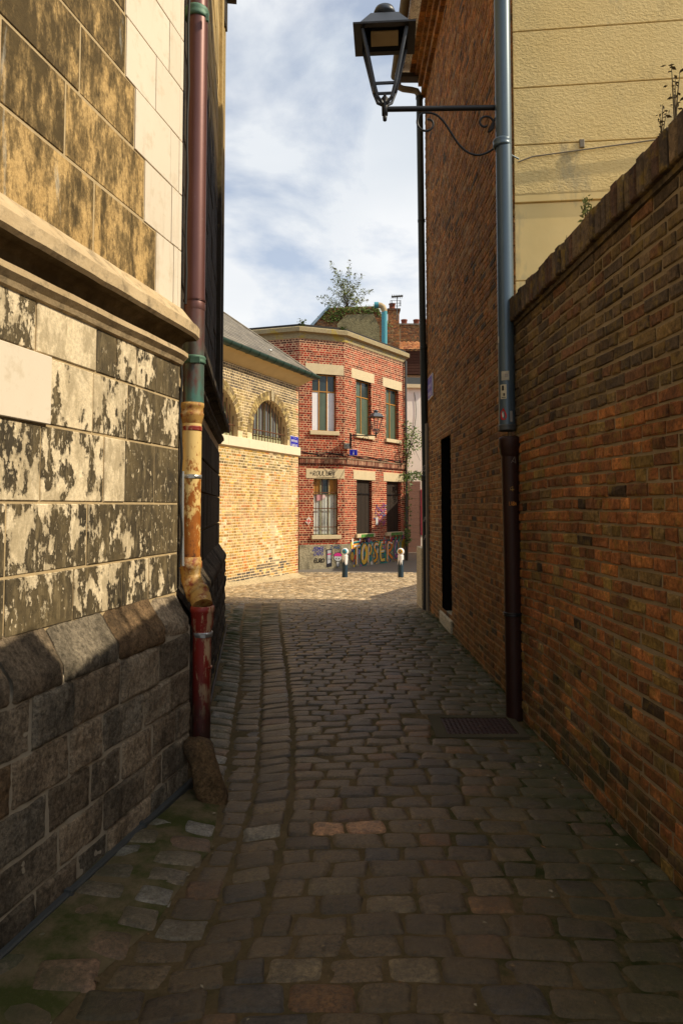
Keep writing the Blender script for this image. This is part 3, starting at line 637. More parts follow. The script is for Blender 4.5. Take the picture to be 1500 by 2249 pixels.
# ------------------------------------------------------------------ left stone building
SB = thing('stone_building', 'tall weathered limestone building with peeling black crust, moulded cornice and rough plinth', 'building', (-3, 5, 0))
C0 = Vector((-.902, 4.126)); aA = Vector((-.214, -.977)).normalized(); FAp = Fr(C0, aA, (1, 0)); nA = FAp.n.to_2d()
CU = C0 - nA * .10 + aA * -.0; FA = Fr(CU, aA, (1, 0))           # u grows towards the camera
dB = Vector((-.13, 1)).normalized(); PB0 = Vector((-.935, 4.30)); FBp = Fr(PB0, dB, (1, 0)); nB = FBp.n.to_2d()
UB0 = PB0 - nB * .105; FB = Fr(UB0, dB, (1, 0)); LB = (9.8 - 4.30) / dB.y
endB = UB0 + dB * LB; endA = CU + aA * 6.0
core = [tuple(CU + nA * .006), tuple(endA + nA * .006), (-7.5, endA.y), (-7.5, endB.y), tuple(endB - nB * .012), tuple(UB0 - nB * .012)]
mb = MB(); mb.prism(core, -.3, 10.6); mb.build('core_wall', M['rough_mortar'], SB)
mb = MB(); mb.prism([(p[0] + (.25 if i in (0, 1, 4, 5) else -.2), p[1]) for i, p in enumerate(core)], 10.6, 10.85); mb.build('roof_slab', M['moulding'], SB)
# upper courses (above the cornice)
def blockrow(mb, F, z0, z1, cuts, proud, cf, gap=.010, bev=.006):
    for a, b in zip(cuts, cuts[1:]): slab(mb, F, a + gap / 2, b - gap / 2, z0 + gap / 2, z1 - gap / 2, -.02, proud + random.uniform(-.002, .002), cf(), 0, bev)
zj = [2.86, 3.19, 3.53, 3.86, 4.20, 4.53, 4.87, 5.2, 5.54, 5.9, 6.3, 6.7, 7.1, 7.5, 7.9, 8.3, 8.7, 9.1, 9.5, 10, 10.5]
zj = [FA.hit(384, yy)[1] for yy in (690, 544, 419, 298, 182, 69)] + [5.18 + .36 * k for k in range(15)]
zj[0] = 2.80
qw = [FA.hit(x, y_)[0] for x, y_ in ((339, 600), (314, 470), (292, 330), (273, 180), (272, 60))] + [1.05, .8] * 8
mbN, mbS = MB(), MB()
mids = [.32, .30, .28, .52, .28] + [.5, .3] * 8
for k in range(len(zj) - 1):
    q = qw[k] if k < len(qw) else .8; z0, z1 = zj[k], min(zj[k + 1], 10.58)
    if z1 - z0 < .05: continue
    c1 = lambda: (random.random(),) * 3
    pts = [0, .045] + ([q * mids[k]] if True else []) + [q]
    if k % 2: pts = [0, .045, q * .38, q * .72, q] if q > .8 else pts
    blockrow(mbN, FA, z0, z1, pts, .014, c1, .005, .002)
    u = q; cuts = [u]
    while u < 6: u += random.choice((.42, .5, .62, .72)); cuts.append(min(u, 6))
    blockrow(mbS, FA, z0, z1, cuts, .011, lambda: (random.random(), random.random() * 7, random.random() * 5), .016, .003)
mbN.build('pale_quoin', M['newstone'], SB); mbS.build('stained_ashlar', M['stained'], SB)
# courses below the cornice
zl = [FA.hit(380, yy)[1] for yy in (1292, 1215, 1106, 985, 877, 752)]; zl[0] -= .03; zl[-1] = 2.58
mbP, mbN2 = MB(), MB()
lowcuts = {4: [0, .30, .52, .72, .90, 1.35, 1.9], 3: [0, .33, .60, .92, 1.26], 2: [0, .30, .62, .82, 1.3, 1.8], 1: [0, .42, .95, 1.5, 2.1], 0: [0, .35, .63, 1.05, 1.5, 2.1]}
wt = {4: [.32, .62, .6, .18, .98], 3: [.55, .6, .62, .66], 2: [.36, .47, .95, .62, .6], 1: [.28, .47, .52, .5], 0: [.5, .52, .56, .45, .5]}
for k in range(5):
    cuts = list(lowcuts[k]); u = cuts[-1]
    while u < 6: u += random.uniform(.35, .6); cuts.append(min(6, u))
    for i, (a, b) in enumerate(zip(cuts, cuts[1:])):
        ww_ = wt[k][i] if i < len(wt[k]) else random.uniform(.42, .62); cc_ = (ww_, random.random() * 9, random.random() * 9)
        if k == 3 and 1.2 < (a + b) / 2 < 2.2: slab(mbN2, FA, a + .003, b - .003, zl[k] + .002, zl[k + 1] - .003, -.02, .03, (.1, .1, .1), 0, .003)
        else: slab(mbP, FA, a + .005, b - .005, zl[k] + .006, zl[k + 1] - .006, -.02, .013 + random.uniform(-.002, .002), cc_, 0, .004)
mbP.build('peeling_ashlar', M['peeled'], SB); mbN2.build('repair_block', M['newstone'], SB)
# cornice with mitre return
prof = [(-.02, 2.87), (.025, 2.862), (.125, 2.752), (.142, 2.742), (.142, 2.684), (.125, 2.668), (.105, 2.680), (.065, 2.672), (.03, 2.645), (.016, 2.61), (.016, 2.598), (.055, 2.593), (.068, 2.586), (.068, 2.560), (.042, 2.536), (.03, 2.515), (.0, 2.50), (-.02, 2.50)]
mb = MB(); path = []; nr = []
u = 6.0
while u > .0: path.append(tuple(CU + aA * u)); nr.append(tuple(nA)); u -= .11
retd = Vector((-1, .14)).normalized(); mit = (nA * .85 + Vector((.14, 1)).normalized() * .35); path.append(tuple(CU)); nr.append(tuple(mit)); path.append(tuple(CU + Vector((-.25, .05)))); nr.append((.1, .8))
cs = [(random.random(),) * 3]; cnt = [0]
def cf():
    cnt[0] += 1
    if cnt[0] % 6 == 0: cs[0] = (random.random(),) * 3
    return cs[0]
sweep(mb, path, nr, prof, cf=cf, nz=.004, caps=False, soot_shade_rows=(5, 10))  # cove faces tinted dark: shade under the nose painted in with the soot
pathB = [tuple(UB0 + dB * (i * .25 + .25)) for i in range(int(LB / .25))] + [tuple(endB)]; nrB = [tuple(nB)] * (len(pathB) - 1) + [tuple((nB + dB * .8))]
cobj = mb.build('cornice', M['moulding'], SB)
mb = MB(); sweep(mb, pathB, nrB, [(o, z + .04) for o, z in prof], cf=lambda: (random.uniform(.6, 1.1),) * 3, nz=.006); mb.build('sooty_cornice', M['dark_ashlar'], SB)
# plinth
def rough_block(mb, F, u0, u1, z0, z1, off, depth, c, n=7, prof=None, seed=0.0, amp=.014):
    vs = []
    m_ = n if not prof else len(prof) - 1
    for j in range(m_ + 1):
        for i in range(n + 1):
            p = i / n; q = j / m_; u = u0 + (u1 - u0) * p
            z = z0 + (z1 - z0) * q; o = off
            if prof: o = off + prof[j][0]; z = prof[j][1]
            w_ = F.p(u, z, 0); ed = min(p, 1 - p) * (u1 - u0); ez = min(q, 1 - q) * (z1 - z0) if not prof else 1
            dp = amp * mnoise.noise(w_ * 5.5 + Vector((seed, 0, 0))) + amp * .7 * mnoise.noise(w_ * 14) + amp * .5 * mnoise.noise(w_ * 33)
            r_ = .0115; drop = 0
            if ed < r_: drop += depth * (1 - ed / r_)
            if ez < r_: drop += depth * (1 - ez / r_)
            jx = .005 * mnoise.noise(w_ * 9 + Vector((5, 5, 5))); vs.append(F.p(u + jx, z + jx, o + dp - min(drop, depth)))
    mb.add(vs, [(j * (n + 1) + i, j * (n + 1) + i + 1, (j + 1) * (n + 1) + i + 1, (j + 1) * (n + 1) + i) for j in range(m_) for i in range(n)], c, 0, True)
pz = [-.05, .14, .315, .50, .69, .905]
noseprof = [(-.006, .905), (.003, .918), (.004, .95), (.003, .982), (-.006, 1.0), (-.030, 1.033), (-.056, 1.070), (-.082, 1.108), (-.106, 1.145)]
mb = MB(); mbm = MB()
PC = lambda: (lambda k, t: (k * (1 + t), k, k * (1 - t)))(random.uniform(.55, 1.3), random.choice((-.06, 0, 0, .04, .04, .22)))
for F, L0, L1 in ((FAp, 0.0, 6.0),):
    for k in range(len(pz) - 1):
        u = L0; first = True
        while u < L1:
            wd = random.uniform(.16, .42); b = min(u + wd, L1)
            rough_block(mb, F, u + .002, b - .002, pz[k] + .002, pz[k + 1] - .002, .006 + random.uniform(-.005, .005), .013, PC(), n=16, seed=u * 3, amp=.0085); u = b
    u = L0
    while u < L1:
        b = min(u + random.uniform(.28, .5), L1); rough_block(mb, F, u + .003, b - .003, 0, 0, .004 + random.uniform(-.006, .006), .014, PC(), n=14, prof=noseprof, seed=u * 3, amp=.009); u = b
mb.build('plinth', M['plinth'], SB)
mb = MB(); Pc = [tuple(C0 - nA * .0035), tuple(C0 + aA * 6 - nA * .0035), tuple(C0 + aA * 6 - nA * .5), tuple(C0 - nA * .5 + Vector((0, .05)))]
mb.prism(Pc, -.2, [.93, .93, .93, .93])
a_ = [Vector((p[0], p[1], 0)) for p in Pc]
mb.add([a_[0] + Vector((0, 0, .93)), a_[1] + Vector((0, 0, .93)), a_[1] + Vector((-nA.x * .1, -nA.y * .1, 1.13)), a_[0] + Vector((-nA.x * .1, -nA.y * .1, 1.13)), a_[3] + Vector((0, 0, 1.13)), a_[3] + Vector((0, 0, .93))], [(0, 1, 2, 3), (0, 3, 4, 5)])
mb.build('plinth_bed', M['plinth_mortar'], SB)
# return face of plinth corner
mb = MB(); Fret = Fr(C0, Vector((-1, .12)), (0, 1))
for k in range(5): rough_block(mb, Fret, 0.005, .3, pz[k] + .004, pz[k + 1] - .004, .0, .02, PC())
mb.build('plinth_return', M['plinth'], SB)
# sooty side: upper ashlar with painted-in sunlit top, and plinth
mb = MB(); z = 1.12; k = 0; split_done = False
while z < 10.5:
    h = random.uniform(.28, .36); u = 0.02 if k % 2 else .02; 
    if not (2.45 < z + h / 2 < 2.9):
        while u < LB:
            b = min(u + random.uniform(.4, .75), LB); slab(mb, FB, u + .006, b - .006, z + .006, z + h - .006, -.02, .010 + random.uniform(-.005, .005), (random.uniform(.6, 1.3),) * 3, 0, .008); u = b
    if z < 2.9 <= z + h + .3 and k >= 0 and not mb.c == [] and z + h > 2.4 and not split_done: mb.build('lower_sooty_ashlar', M['wallb'], SB); mb = MB(); split_done = True
    z += h; k += 1
mb.build('sun_topped_ashlar', M['wallb'], SB)
mb = MB(); slab(mb, FB, 4.35, 4.62, 2.92, 10.5, 0, .06, (1, 1, 1), 0, .01); slab(mb, FB, LB - .30, LB + .0, 2.92, 10.5, 0, .045, (.8, .8, .8), 0, .01); mb.build('pilaster', M['wallb'], SB)
mb = MB()
for k in range(5):
    u = 0.0
    while u < LB:
        b = min(u + random.uniform(.3, .6), LB + .02); rough_block(mb, FBp, u + .004, b - .004, pz[k] + .004, pz[k + 1] - .004, .004, .022, (random.uniform(.6, 1.3),) * 3, n=5); u = b
u = 0.0
while u < LB:
    b = min(u + random.uniform(.35, .6), LB + .02); rough_block(mb, FBp, u, b, 0, 0, .004, .02, (random.uniform(.9, 1.6),) * 3, prof=noseprof, n=5); u = b
mb.build('sooty_plinth', M['dark_ashlar'], SB)
mb = MB(); e0 = PB0 + dB * LB; mb.prism([tuple(PB0 - nB * .01), tuple(e0 - nB * .01), tuple(e0 - nB * .8), tuple(PB0 - nB * .8)], -.2, .94)
q0 = [PB0 - nB * .01, e0 - nB * .01, e0 - nB * .11, PB0 - nB * .11]
mb.add([(q0[0].x, q0[0].y, .94), (q0[1].x, q0[1].y, .94), (q0[2].x, q0[2].y, 1.13), (q0[3].x, q0[3].y, 1.13), (q0[2].x, q0[2].y, .94)], [(0, 1, 2, 3), (1, 4, 2)]); mb.build('sooty_bed', M['dark_ashlar'], SB)
mb = MB(); p0 = at(487, 30, 9.5); mb.prism([(p0.x - .1, 9.3), (p0.x + .07, 9.35), (p0.x + .07, 9.6), (p0.x - .1, 9.6)], p0.z - .2, p0.z + .3); slab(mb, FB, LB - .42, LB - .1, p0.z + .3, p0.z + .4, 0, .2); mb.build('gargoyle', M['dark_ashlar'], SB)
# metal edging at the foot of the sunlit wall
mb = MB(); u = -.02
while u < 5.8:
    b = u + .62; slab(mb, FAp, u + .004, b - .004, .004, .050, .016, .045, (1, 1, 1), 0, .006); slab(mb, FAp, u - .012, u + .012, -.01, .060, .016, .052, (1, 1, 1), 0, .004); u = b
tag(mb.build('edging_strip', M['lead']), 'grey metal trunking strip running along the foot of the stone plinth', 'trunking')
mb = MB(); mb.tube([FBp.p(.3 + i * .2, .03 + .012 * math.sin(i * 1.7), .035) for i in range(26)], .012, 6)
tag(mb.build('ground_cable', M['cable']), 'black cable lying along the foot of the soot-black side wall', 'cable')
# cables beside the pipe
def wall_px(px, y_, Y): return at(px, y_, Y)
mb = MB(); xw = lambda z_: FA.p(-.03, z_, .03)
mb.tube([xw(2.9 + .2 * i) + Vector((.004 * math.sin(i * 2), 0, 0)) for i in range(36)], .009, 6)
tag(mb.build('thin_conduit', M['cable']), 'thin black cable running up the pale corner stones beside the copper pipe', 'cable')
mb = MB(); pts = [at(397 + 3 * math.sin(i * .9), 790 + i * 24, 4.22) for i in range(20)]
mb.tube(pts, .008, 6); tag(mb.build('loose_cable', M['cable']), 'loose dark cable hanging behind the yellow rusty pipe under the cornice', 'cable')
mb = MB(); mb.tube([at(402, 1035, 4.24), at(401, 1140, 4.24), at(402, 1243, 4.24)], .010, 8); tag(mb.build('steel_conduit', M['steel']), 'short shiny steel conduit beside the lower half of the yellow rusty pipe', 'conduit')

# left drainpipe
DP = thing('drainpipe', 'old drainpipe of brown copper, flaking yellow iron and red iron at the stone corner', 'drainpipe', (-.93, 4.33, 0))
def pline(pts, Y): return [at(x, y_, Y) for x, y_ in pts]
YP = 4.33
ptop = at(437, -900, YP); pt = [ptop] + pline([(437, 0), (433, 300), (429, 600), (425, 888)], YP)
base = Vector((at(422, 1000, YP).x, YP, 0)); topx = at(432, 300, YP).x
mb = MB(); mb.tube([(topx - .006, YP, 10.4), (topx, YP, 4.0), at(425, 888, YP)], .066, 24); mb.build('copper_tube', M['copper'], DP)
mb = MB()
def ring(mb, p, r, h, n=24, bulge=.006):
    mb.lathe((p.x, p.y, p.z), [(r - .01, -h / 2), (r, -h / 2), (r + bulge, -h * .3), (r + bulge * .4, -h * .12), (r + bulge * .4, h * .12), (r + bulge, h * .3), (r, h / 2), (r - .01, h / 2)], n)
ring(mb, at(433, 34, YP), .074, .07); mb.box(at(452, 44, YP - .08), at(459, 34, YP - .06)); mb.build('collar', M['verdigris'], DP)
mb = MB(); ring(mb, at(426, 792, YP), .072, .05); mb.box(at(418, 796, YP - .085), at(440, 784, YP - .07)); mb.build('collar', M['verdigris'], DP)
mb = MB(); ring(mb, at(428, 662, YP), .067, .012); p = at(428, 676, YP); mb.lathe(tuple(p), [(.0665, -.02), (.0685, -.01), (.0685, .02), (.0665, .03)], 24); mb.build('joint_ring', M['copper'], DP)
p1 = at(423, 890, YP); p2 = at(419, 1235, YP)
mb = MB(); mb.tube([p1, p2], .060, 24); mb.build('yellow_tube', M['yellow_iron'], DP)
mb = MB(); mb.lathe((p1.x, YP, p1.z), [(.062, .012), (.074, .012), (.074, -.012), (.069, -.02), (.069, -.05), (.074, -.055), (.072, -.07), (.062, -.115), (.060, -.12)], 24); mb.build('rusty_socket', M['elbow'], DP)
mb = MB(); p = at(422, 950, YP); ring(mb, at(423, 942, YP), .061, .03, bulge=.001); mb.build('red_band', M['red_iron'], DP)
mb = MB(); p = at(421, 1047, YP); mb.lathe(tuple(p), [(.06, -.012), (.064, -.012), (.064, .012), (.06, .012)], 24); mb.box((p.x + .0, p.y - .085, p.z - .012), (p.x + .035, p.y - .06, p.z + .012)); mb.build('clamp', M['steel'], DP)
mb = MB(); p = p2; mb.lathe((p.x, YP, p.z), [(.06, .035), (.066, .03), (.066, .012), (.072, .006), (.073, -.03), (.066, -.04), (.062, -.07)], 24)
q = [Vector((p.x, YP, p.z - .05)), Vector((p.x + .004, YP, p.z - .10)), Vector((p.x + .035, YP - .02, p.z - .165)), Vector((p.x + .075, YP - .06, p.z - .21))]
low = at(445, 1335, 4.22); q.append(Vector((low.x, 4.22, low.z + .01))); mb.tube(q, [.060, .062, .066, .066, .064], 22)
mb.build('elbow', M['elbow'], DP)
mb = MB(); mid_ = (q[2] + q[3]) / 2; t_ = (q[3] - q[2]).normalized(); mb.tube([mid_ - t_ * .02, mid_ - t_ * .012, mid_ + t_ * .012, mid_ + t_ * .02], [.066, .074, .074, .066], 22); mb.build('elbow_ring', M['elbow'], DP)
mb = MB(); mb.lathe((low.x, 4.22, low.z), [(.055, .012), (.072, .01), (.073, -.02), (.068, -.03), (.068, -.09), (.055, -.14)], 24)
mb.tube([(low.x, 4.22, low.z - .1), (low.x + .002, 4.21, .45), (low.x + .006, 4.20, -.02)], .055, 22); mb.build('red_tube', M['red_iron'], DP)
for yy in (1392, 1465):
    mb = MB(); p = at(446, yy, 4.22)
    if yy == 1392: mb.lathe(tuple(p), [(.055, -.014), (.059, -.014), (.059, .014), (.055, .014)], 24); mb.box((p.x + .0, 4.22 - .075, p.z - .012), (p.x + .03, 4.22 - .052, p.z + .012)); mb.build('clamp', M['steel'], DP)
    else: ring(mb, p, .056, .012, bulge=.002); mb.build('joint_ring', M['red_iron'], DP)

# guard stone leaning on the pipe
def rock(path, name, mat, label, cat, seed=0):
    mb = MB(); n = 22; vs = []
    for i, (p, rx, ry, ang) in enumerate(path):
        for k in range(n):
            a = 2 * math.pi * k / n; ca, sa = math.cos(a), math.sin(a); s_ = (abs(ca) ** 5 + abs(sa) ** 5) ** (-1 / 5)
            x, y_ = rx * ca * s_, ry * sa * s_; v = Vector((p[0] + x * math.cos(ang) - y_ * math.sin(ang), p[1] + x * math.sin(ang) + y_ * math.cos(ang), p[2]))
            v += Vector((ca, sa, .3)) * (.020 * mnoise.noise(v * 7 + Vector((seed, 0, 0))) + .012 * mnoise.noise(v * 19) + .005 * mnoise.noise(v * 45)); vs.append(v)
    m_ = len(path); mb.add(vs, [(i * n + k, i * n + (k + 1) % n, (i + 1) * n + (k + 1) % n, (i + 1) * n + k) for i in range(m_ - 1) for k in range(n)] + [tuple(range(n))[::-1], tuple(range((m_ - 1) * n, m_ * n))], (1, 1, 1), 0, True)
    return tag(mb.build(name, mat), label, cat)
g0 = at(462, 1752, 3.86); g1 = at(428, 1628, 4.02)
pth = []
for i in range(13):
    t = i / 12; p = Vector((g0.x + .005, 3.97, -.03)).lerp(Vector((g1.x + .005, 4.02, g1.z - .0)), t)
    p.z = -.03 + (g1.z + .02 + .03) * t; w_ = .070 + .022 * t + .008 * math.sin(t * 7); top_ = 1 if t < .8 else math.sqrt(max(.05, 1 - ((t - .8) / .22) ** 2))
    pth.append(((p.x, p.y, p.z), w_ * top_, .085 * top_, .25))
rock(pth, 'guard_stone', M['guard'], 'rounded brown guard stone leaning against the foot of the red drainpipe', 'stone')

# ------------------------------------------------------------------ near brick wall (right)
NW = thing('garden_wall', 'old brick wall with brick-on-edge coping, nearest on the right', 'brick wall', (1.6, 3, 0))
FN = Fr((1.403, 5.07), (.0265, -1), (-1, 0)); NU0, NU1 = -.58, 5.2; NZ = 3.085
NP = [(.42, .165, .048), (.35, .13, .04), (.25, .10, .036), (.21, .09, .036), (.29, .18, .05), (.31, .115, .038), (.46, .175, .048), (.26, .165, .06), (.06, .038, .022)]
NWt = [6, 8, 7, 5, 3, 7, 2, 3, 1]
def ncol(u, z):
    n = mnoise.noise(Vector((u * .9, z * .9, 5)))
    if z > 2.2: return pick([(.16, .108, .055), (.125, .082, .045), (.20, .13, .05), (.18, .088, .04), (.10, .07, .042)])
    if z < .4 and random.random() < .4: return pick([(.12, .078, .042), (.15, .08, .04), (.09, .064, .038)])
    return None
mb = MB(); bricks(mb, FN, NU0, NU1, -.05, NZ, NP, NWt, bw=.214, bh=.056, jt=.017, proud=.007, jit=.0055, colf=ncol, wav=.05); mb.build('brickwork', M['brick_near'], NW)
mb = MB(); a, b = FN.p(NU0, 0, 0), FN.p(NU1, 0, 0); mb.prism([(a.x, a.y), (b.x, b.y), (b.x + .33, b.y), (a.x + .33, a.y)], -.2, NZ + .03); mb.build('mortar_core', M['mortar_dark'], NW)
mb = MB(); u = NU0; 
while u < NU1:
    wd = random.uniform(.056, .068); z1 = NZ + .235 + random.uniform(-.008, .01); o1 = .055 + random.uniform(-.007, .007); c = pick([(.12, .085, .05), (.085, .06, .038), (.16, .11, .06), (.11, .06, .035)])
    slab(mb, FN, u, u + wd, NZ + .035 + random.uniform(-.004, .004), z1 - .02, -.28, o1, c, 0, .008)
    n = 6; vs = []
    for s_ in (u + .004, u + wd - .004):
        for i in range(n + 1): t = i / n; vs.append(FN.p(s_, z1 - .022 + .055 * math.sin(math.pi * t) ** .7, o1 - .01 - t * .30))
    mb.add(vs, [(i, i + 1, n + 2 + i, n + 1 + i) for i in range(n)] + [tuple(range(n + 1)), tuple(range(n + 1, 2 * n + 2))[::-1]], c); u += wd + .010
mb.build('coping', M['brick_near'], NW)
mb = MB(); a, b = FN.p(2.75, 0, .01), FN.p(NU1 + 1.5, 0, .01); mb.prism([(a.x, a.y), (b.x, b.y), (b.x + .36, b.y), (a.x + .36, a.y)], -.2, 3.66); mb.build('raised_shade_section', M['brick_near'], NW)  # unseen taller stretch, added to shade the opposite plinth
mb = MB(); slab(mb, FN, NU0, NU1, NZ + .005, NZ + .14, -.27, .022, (.12, .09, .055)); mb.build('coping_bed', M['brick_near'], NW)
def weed(base, h, nst, spread, leaf, lab, mat_l='leaf', dry=False, seed=0, nl=12, up=1.0):
    random.seed(seed); t = thing('weed', lab, 'plant', tuple(base)); ms, ml = MB(), MB()
    for s_ in range(nst):
        a = random.uniform(0, 6.28); sp = random.uniform(.2, 1) * spread; hh = h * random.uniform(.6, 1); p0 = Vector(base); p1 = p0 + Vector((math.cos(a) * sp, math.sin(a) * sp, hh * up)); pm = p0.lerp(p1, .5) + Vector((0, 0, hh * .08))
        ms.tube([p0, pm, p1], [.0025 + h * .006, .002 + h * .004, .001], 5)
        for i in range(nl):
            q = p0.lerp(p1, random.uniform(.25, 1)) + Vector((random.uniform(-1, 1), random.uniform(-1, 1), random.uniform(-.5, .5))) * leaf * .6; d = Vector((random.uniform(-1, 1), random.uniform(-1, 1), random.uniform(-.4, .7))).normalized(); l = leaf * random.uniform(.6, 1.2); w_ = l * .22; sd = d.cross(Vector((random.random(), random.random(), 1))).normalized()
            ml.add([q, q + d * l * .5 + sd * w_, q + d * l, q + d * l * .5 - sd * w_], [(0, 1, 2, 3)], (random.uniform(.6, 1.3),) * 3)
    ms.build('stem', M['dry_stem'] if dry else M['stem'], t); ml.build('leaves', M[mat_l] if not dry else M['dry_stem'], t); return t
cop = lambda px: FN.p(FN.U(px, .0), NZ + .25, -.04)
weed(cop(1283), .20, 5, .05, .035, 'small green weed with dead flower heads on the brick coping', seed=3)
weed(cop(1452), .20, 3, .035, .022, 'dry brown weed on the coping, second from the right edge', dry=True, seed=4)
weed(cop(1482), .33, 3, .03, .03, 'tallest dry weed on the coping at the right edge of the picture', dry=True, seed=5)
weed(cop(1238), .10, 1, .012, .008, 'single short dead stalk on the coping left of the green weed', dry=True, seed=6, nl=3)

# ------------------------------------------------------------------ tall brick building (right)
random.seed(21)
TB = thing('tall_brick_building', 'tall brown brick building on the right with cream stucco end wall', 'building', (3, 8, 0))
FT = Fr((1.462, 5.68), (-.006, 1), (-1, 0)); TL = 5.67; TZ = 8.62
dr0, dr1 = FT.U(991), FT.U(969); dtop = 2.62
TP = [(.32, .135, .035), (.27, .11, .030), (.34, .155, .045), (.23, .10, .034), (.29, .145, .045), (.19, .083, .030), (.36, .14, .038)]
def tcol(u, z):
    if random.random() < .035: return pick([(.06, .04, .028), (.08, .05, .03)])
    return None
mb = MB(); bricks(mb, FT, 0, TL, -.1, TZ, TP, None, bw=.212, bh=.053, jt=.013, proud=.004, jit=.0035, colf=tcol, holes=[rect_hole(dr0, dr1, .2, dtop)], wav=.03); mb.build('side_brickwork', M['brick_tall'], TB)
GY = 5.68; gd = Vector((1, -.105)).normalized(); FG = Fr((1.468, GY), gd, (0, -1)); GW = 7.0
gfar = FG.p(GW, 0); tfar = FT.p(TL, 0)
mb = MB()
panel(mb, FT, [(0, -.3), (TL, -.3), (TL, 9.2), (0, 9.2)], [rectpts(dr0, dr1, -.29, dtop)], .30, jamb_mi=1)
mb.quad(FT.p(TL, -.6), Vector((8.4, 11.35, -.6)), Vector((8.4, 11.35, 9.2)), FT.p(TL, 9.2)); mb.build('mortar_wall', [M['mortar_tall'], M['dark_void']], TB)
mb = MB(); bk = Fr((tfar.x, 11.352), (1, 0), (0, 1)); bricks(mb, bk, .01, 3, -.3, TZ, TP, bw=.215, bh=.056, jt=.011, proud=.007); mb.build('end_brickwork', M['brick_tall'], TB)
# stucco gable
mb = MB(); mb.quad(FG.p(0, -.2), FG.p(GW, -.2), FG.p(GW, 9.2), FG.p(0, 9.2)); mb.add([FG.p(0, 9.2), FG.p(GW, 9.2), FG.p(GW * .5, 10.8)], [(0, 1, 2)])
gl = [4.86, 5.36, 5.88, 6.40, 6.92, 7.45]; zb_ = FG.hit(1135, 447)[1]
mb.v = []; mb.f = []; mb.c = []; mb.mi = []; mb.sm = []
zz = [-.2] + [2.9 + .01, 3.55, zb_] + [zb_ + .50 * k for k in range(1, 11)]
for i, (za, zc) in enumerate(zip(zz, zz[1:])):
    slab(mb, FG, 0, GW, za + .004, zc - .004, -.02, .012 if za >= zb_ - .01 else -.002, (1, 1, 1), 0, .004)
mb.add([FG.p(0, zz[-1], -.005), FG.p(GW, zz[-1], -.005), FG.p(GW * .5, 10.8, -.005)], [(0, 1, 2)])
mb.quad(FG.p(0, -.3, -.015), FG.p(GW, -.3, -.015), FG.p(GW, zz[-1], -.015), FG.p(0, zz[-1], -.015)); mb.build('stucco_gable', M['stucco'], TB)
# corbelled brick eaves
mb = MB()
for k, (o, z0, z1) in enumerate([(.05, TZ, TZ + .13), (.0, TZ + .13, TZ + .20), (.10, TZ + .20, TZ + .33), (.16, TZ + .33, TZ + .42), (.24, TZ + .42, TZ + .56)]):
    u = 0
    while u < TL: b = min(u + .11, TL); slab(mb, FT, u + .004, b - .004, z0 + .003, z1 - .003, 0, o + .02, pick(TP), 0, .005); u = b
mb.build('corbel_eaves', M['brick_tall'], TB)
mb = MB(); vs = [FT.p(-.15, 9.17, .42), FT.p(TL + .1, 9.17, .42), FT.p(TL + .1, 10.7, -3.3), FT.p(-.15, 10.7, -3.3), FT.p(-.15, 9.1, .42), FT.p(TL + .1, 9.1, .42), FT.p(TL + .1, 9.1, -7), FT.p(-.15, 9.1, -7)]
mb.add(vs, [(0, 1, 2, 3), (4, 5, 1, 0), (3, 2, 6, 7), (1, 5, 6, 2), (0, 3, 7, 4), (4, 7, 6, 5)]); mb.build('roof', M['tile'], TB)
mb = MB(); n = 10; gz0 = 9.08; g_o = .50; rr = .075; vs = []
for u in (-.2, TL + .12):
    for i in range(n + 1): a = math.pi + math.pi * i / n; vs.append(FT.p(u, gz0 + rr * math.sin(a), g_o + rr * math.cos(a)))
    for i in range(n + 1): a = 2 * math.pi - math.pi * i / n; vs.append(FT.p(u, gz0 + (rr - .006) * math.sin(a), g_o + (rr - .006) * math.cos(a)))
m_ = 2 * n + 2; mb.add(vs, [(i, (i + 1) % m_, m_ + (i + 1) % m_, m_ + i) for i in range(m_)] + [tuple(range(m_)), tuple(range(m_, 2 * m_))[::-1]], smooth=True)
gt = mb.build('gutter', M['grey_gutter'], TB)
for u in (1.2, 2.4, 3.6, 4.8):
    mb = MB(); mb.tube([FT.p(u, gz0 + (rr + .006) * math.sin(math.pi + math.pi * i / 8), g_o + (rr + .006) * math.cos(math.pi + math.pi * i / 8)) for i in range(9)], .008, 6); mb.build('gutter_bracket', M['black_metal'], gt)
mb = MB(); slab(mb, FT, TL - .12, TL + .06, 8.93, 9.0, .0, .45, (1, 1, 1)); slab(mb, FT, TL - .05, TL + .05, 8.78, 8.93, 0, .06); mb.build('eaves_board', M['dark_wood'], TB)
mb = MB(); slab(mb, FT, dr0, dr1, .15, dtop, -.30, -.26); dd = mb.build('door', M['dark_void'], TB)
mb = MB(); slab(mb, FT, dr0 + .08, dr0 + .12, 1.05, 1.20, -.26, -.22); mb.build('handle', M['steel'], dd)
mb = MB(); slab(mb, FT, dr0 - .06, dr1 + .05, -.05, .16, -.28, .035, (.9, .9, .9), 0, .012); mb.build('doorstep', M['stone_sill'], TB)
mb = MB()
mb.tube([FG.p(.03 + i * .12, FG.hit(1135 + 0, 352)[1] - .0 + .0035 * i * 3 - (.03 if i == 0 else 0), .03) for i in range(30)], .006, 6); tag(mb.build('wall_cable', M['grey_trunk']), 'thin pale cable stretched across the cream stucco wall', 'cable')
mb = MB(); p = FG.hit(1276, 318); slab(mb, FG, p[0] - .02, p[0] + .02, p[1] - .035, p[1] + .035, .012, .03, bev=.004); tag(mb.build('wall_clip', M['grey_trunk']), 'small square fixing box on the cream stucco wall above the cable', 'box')
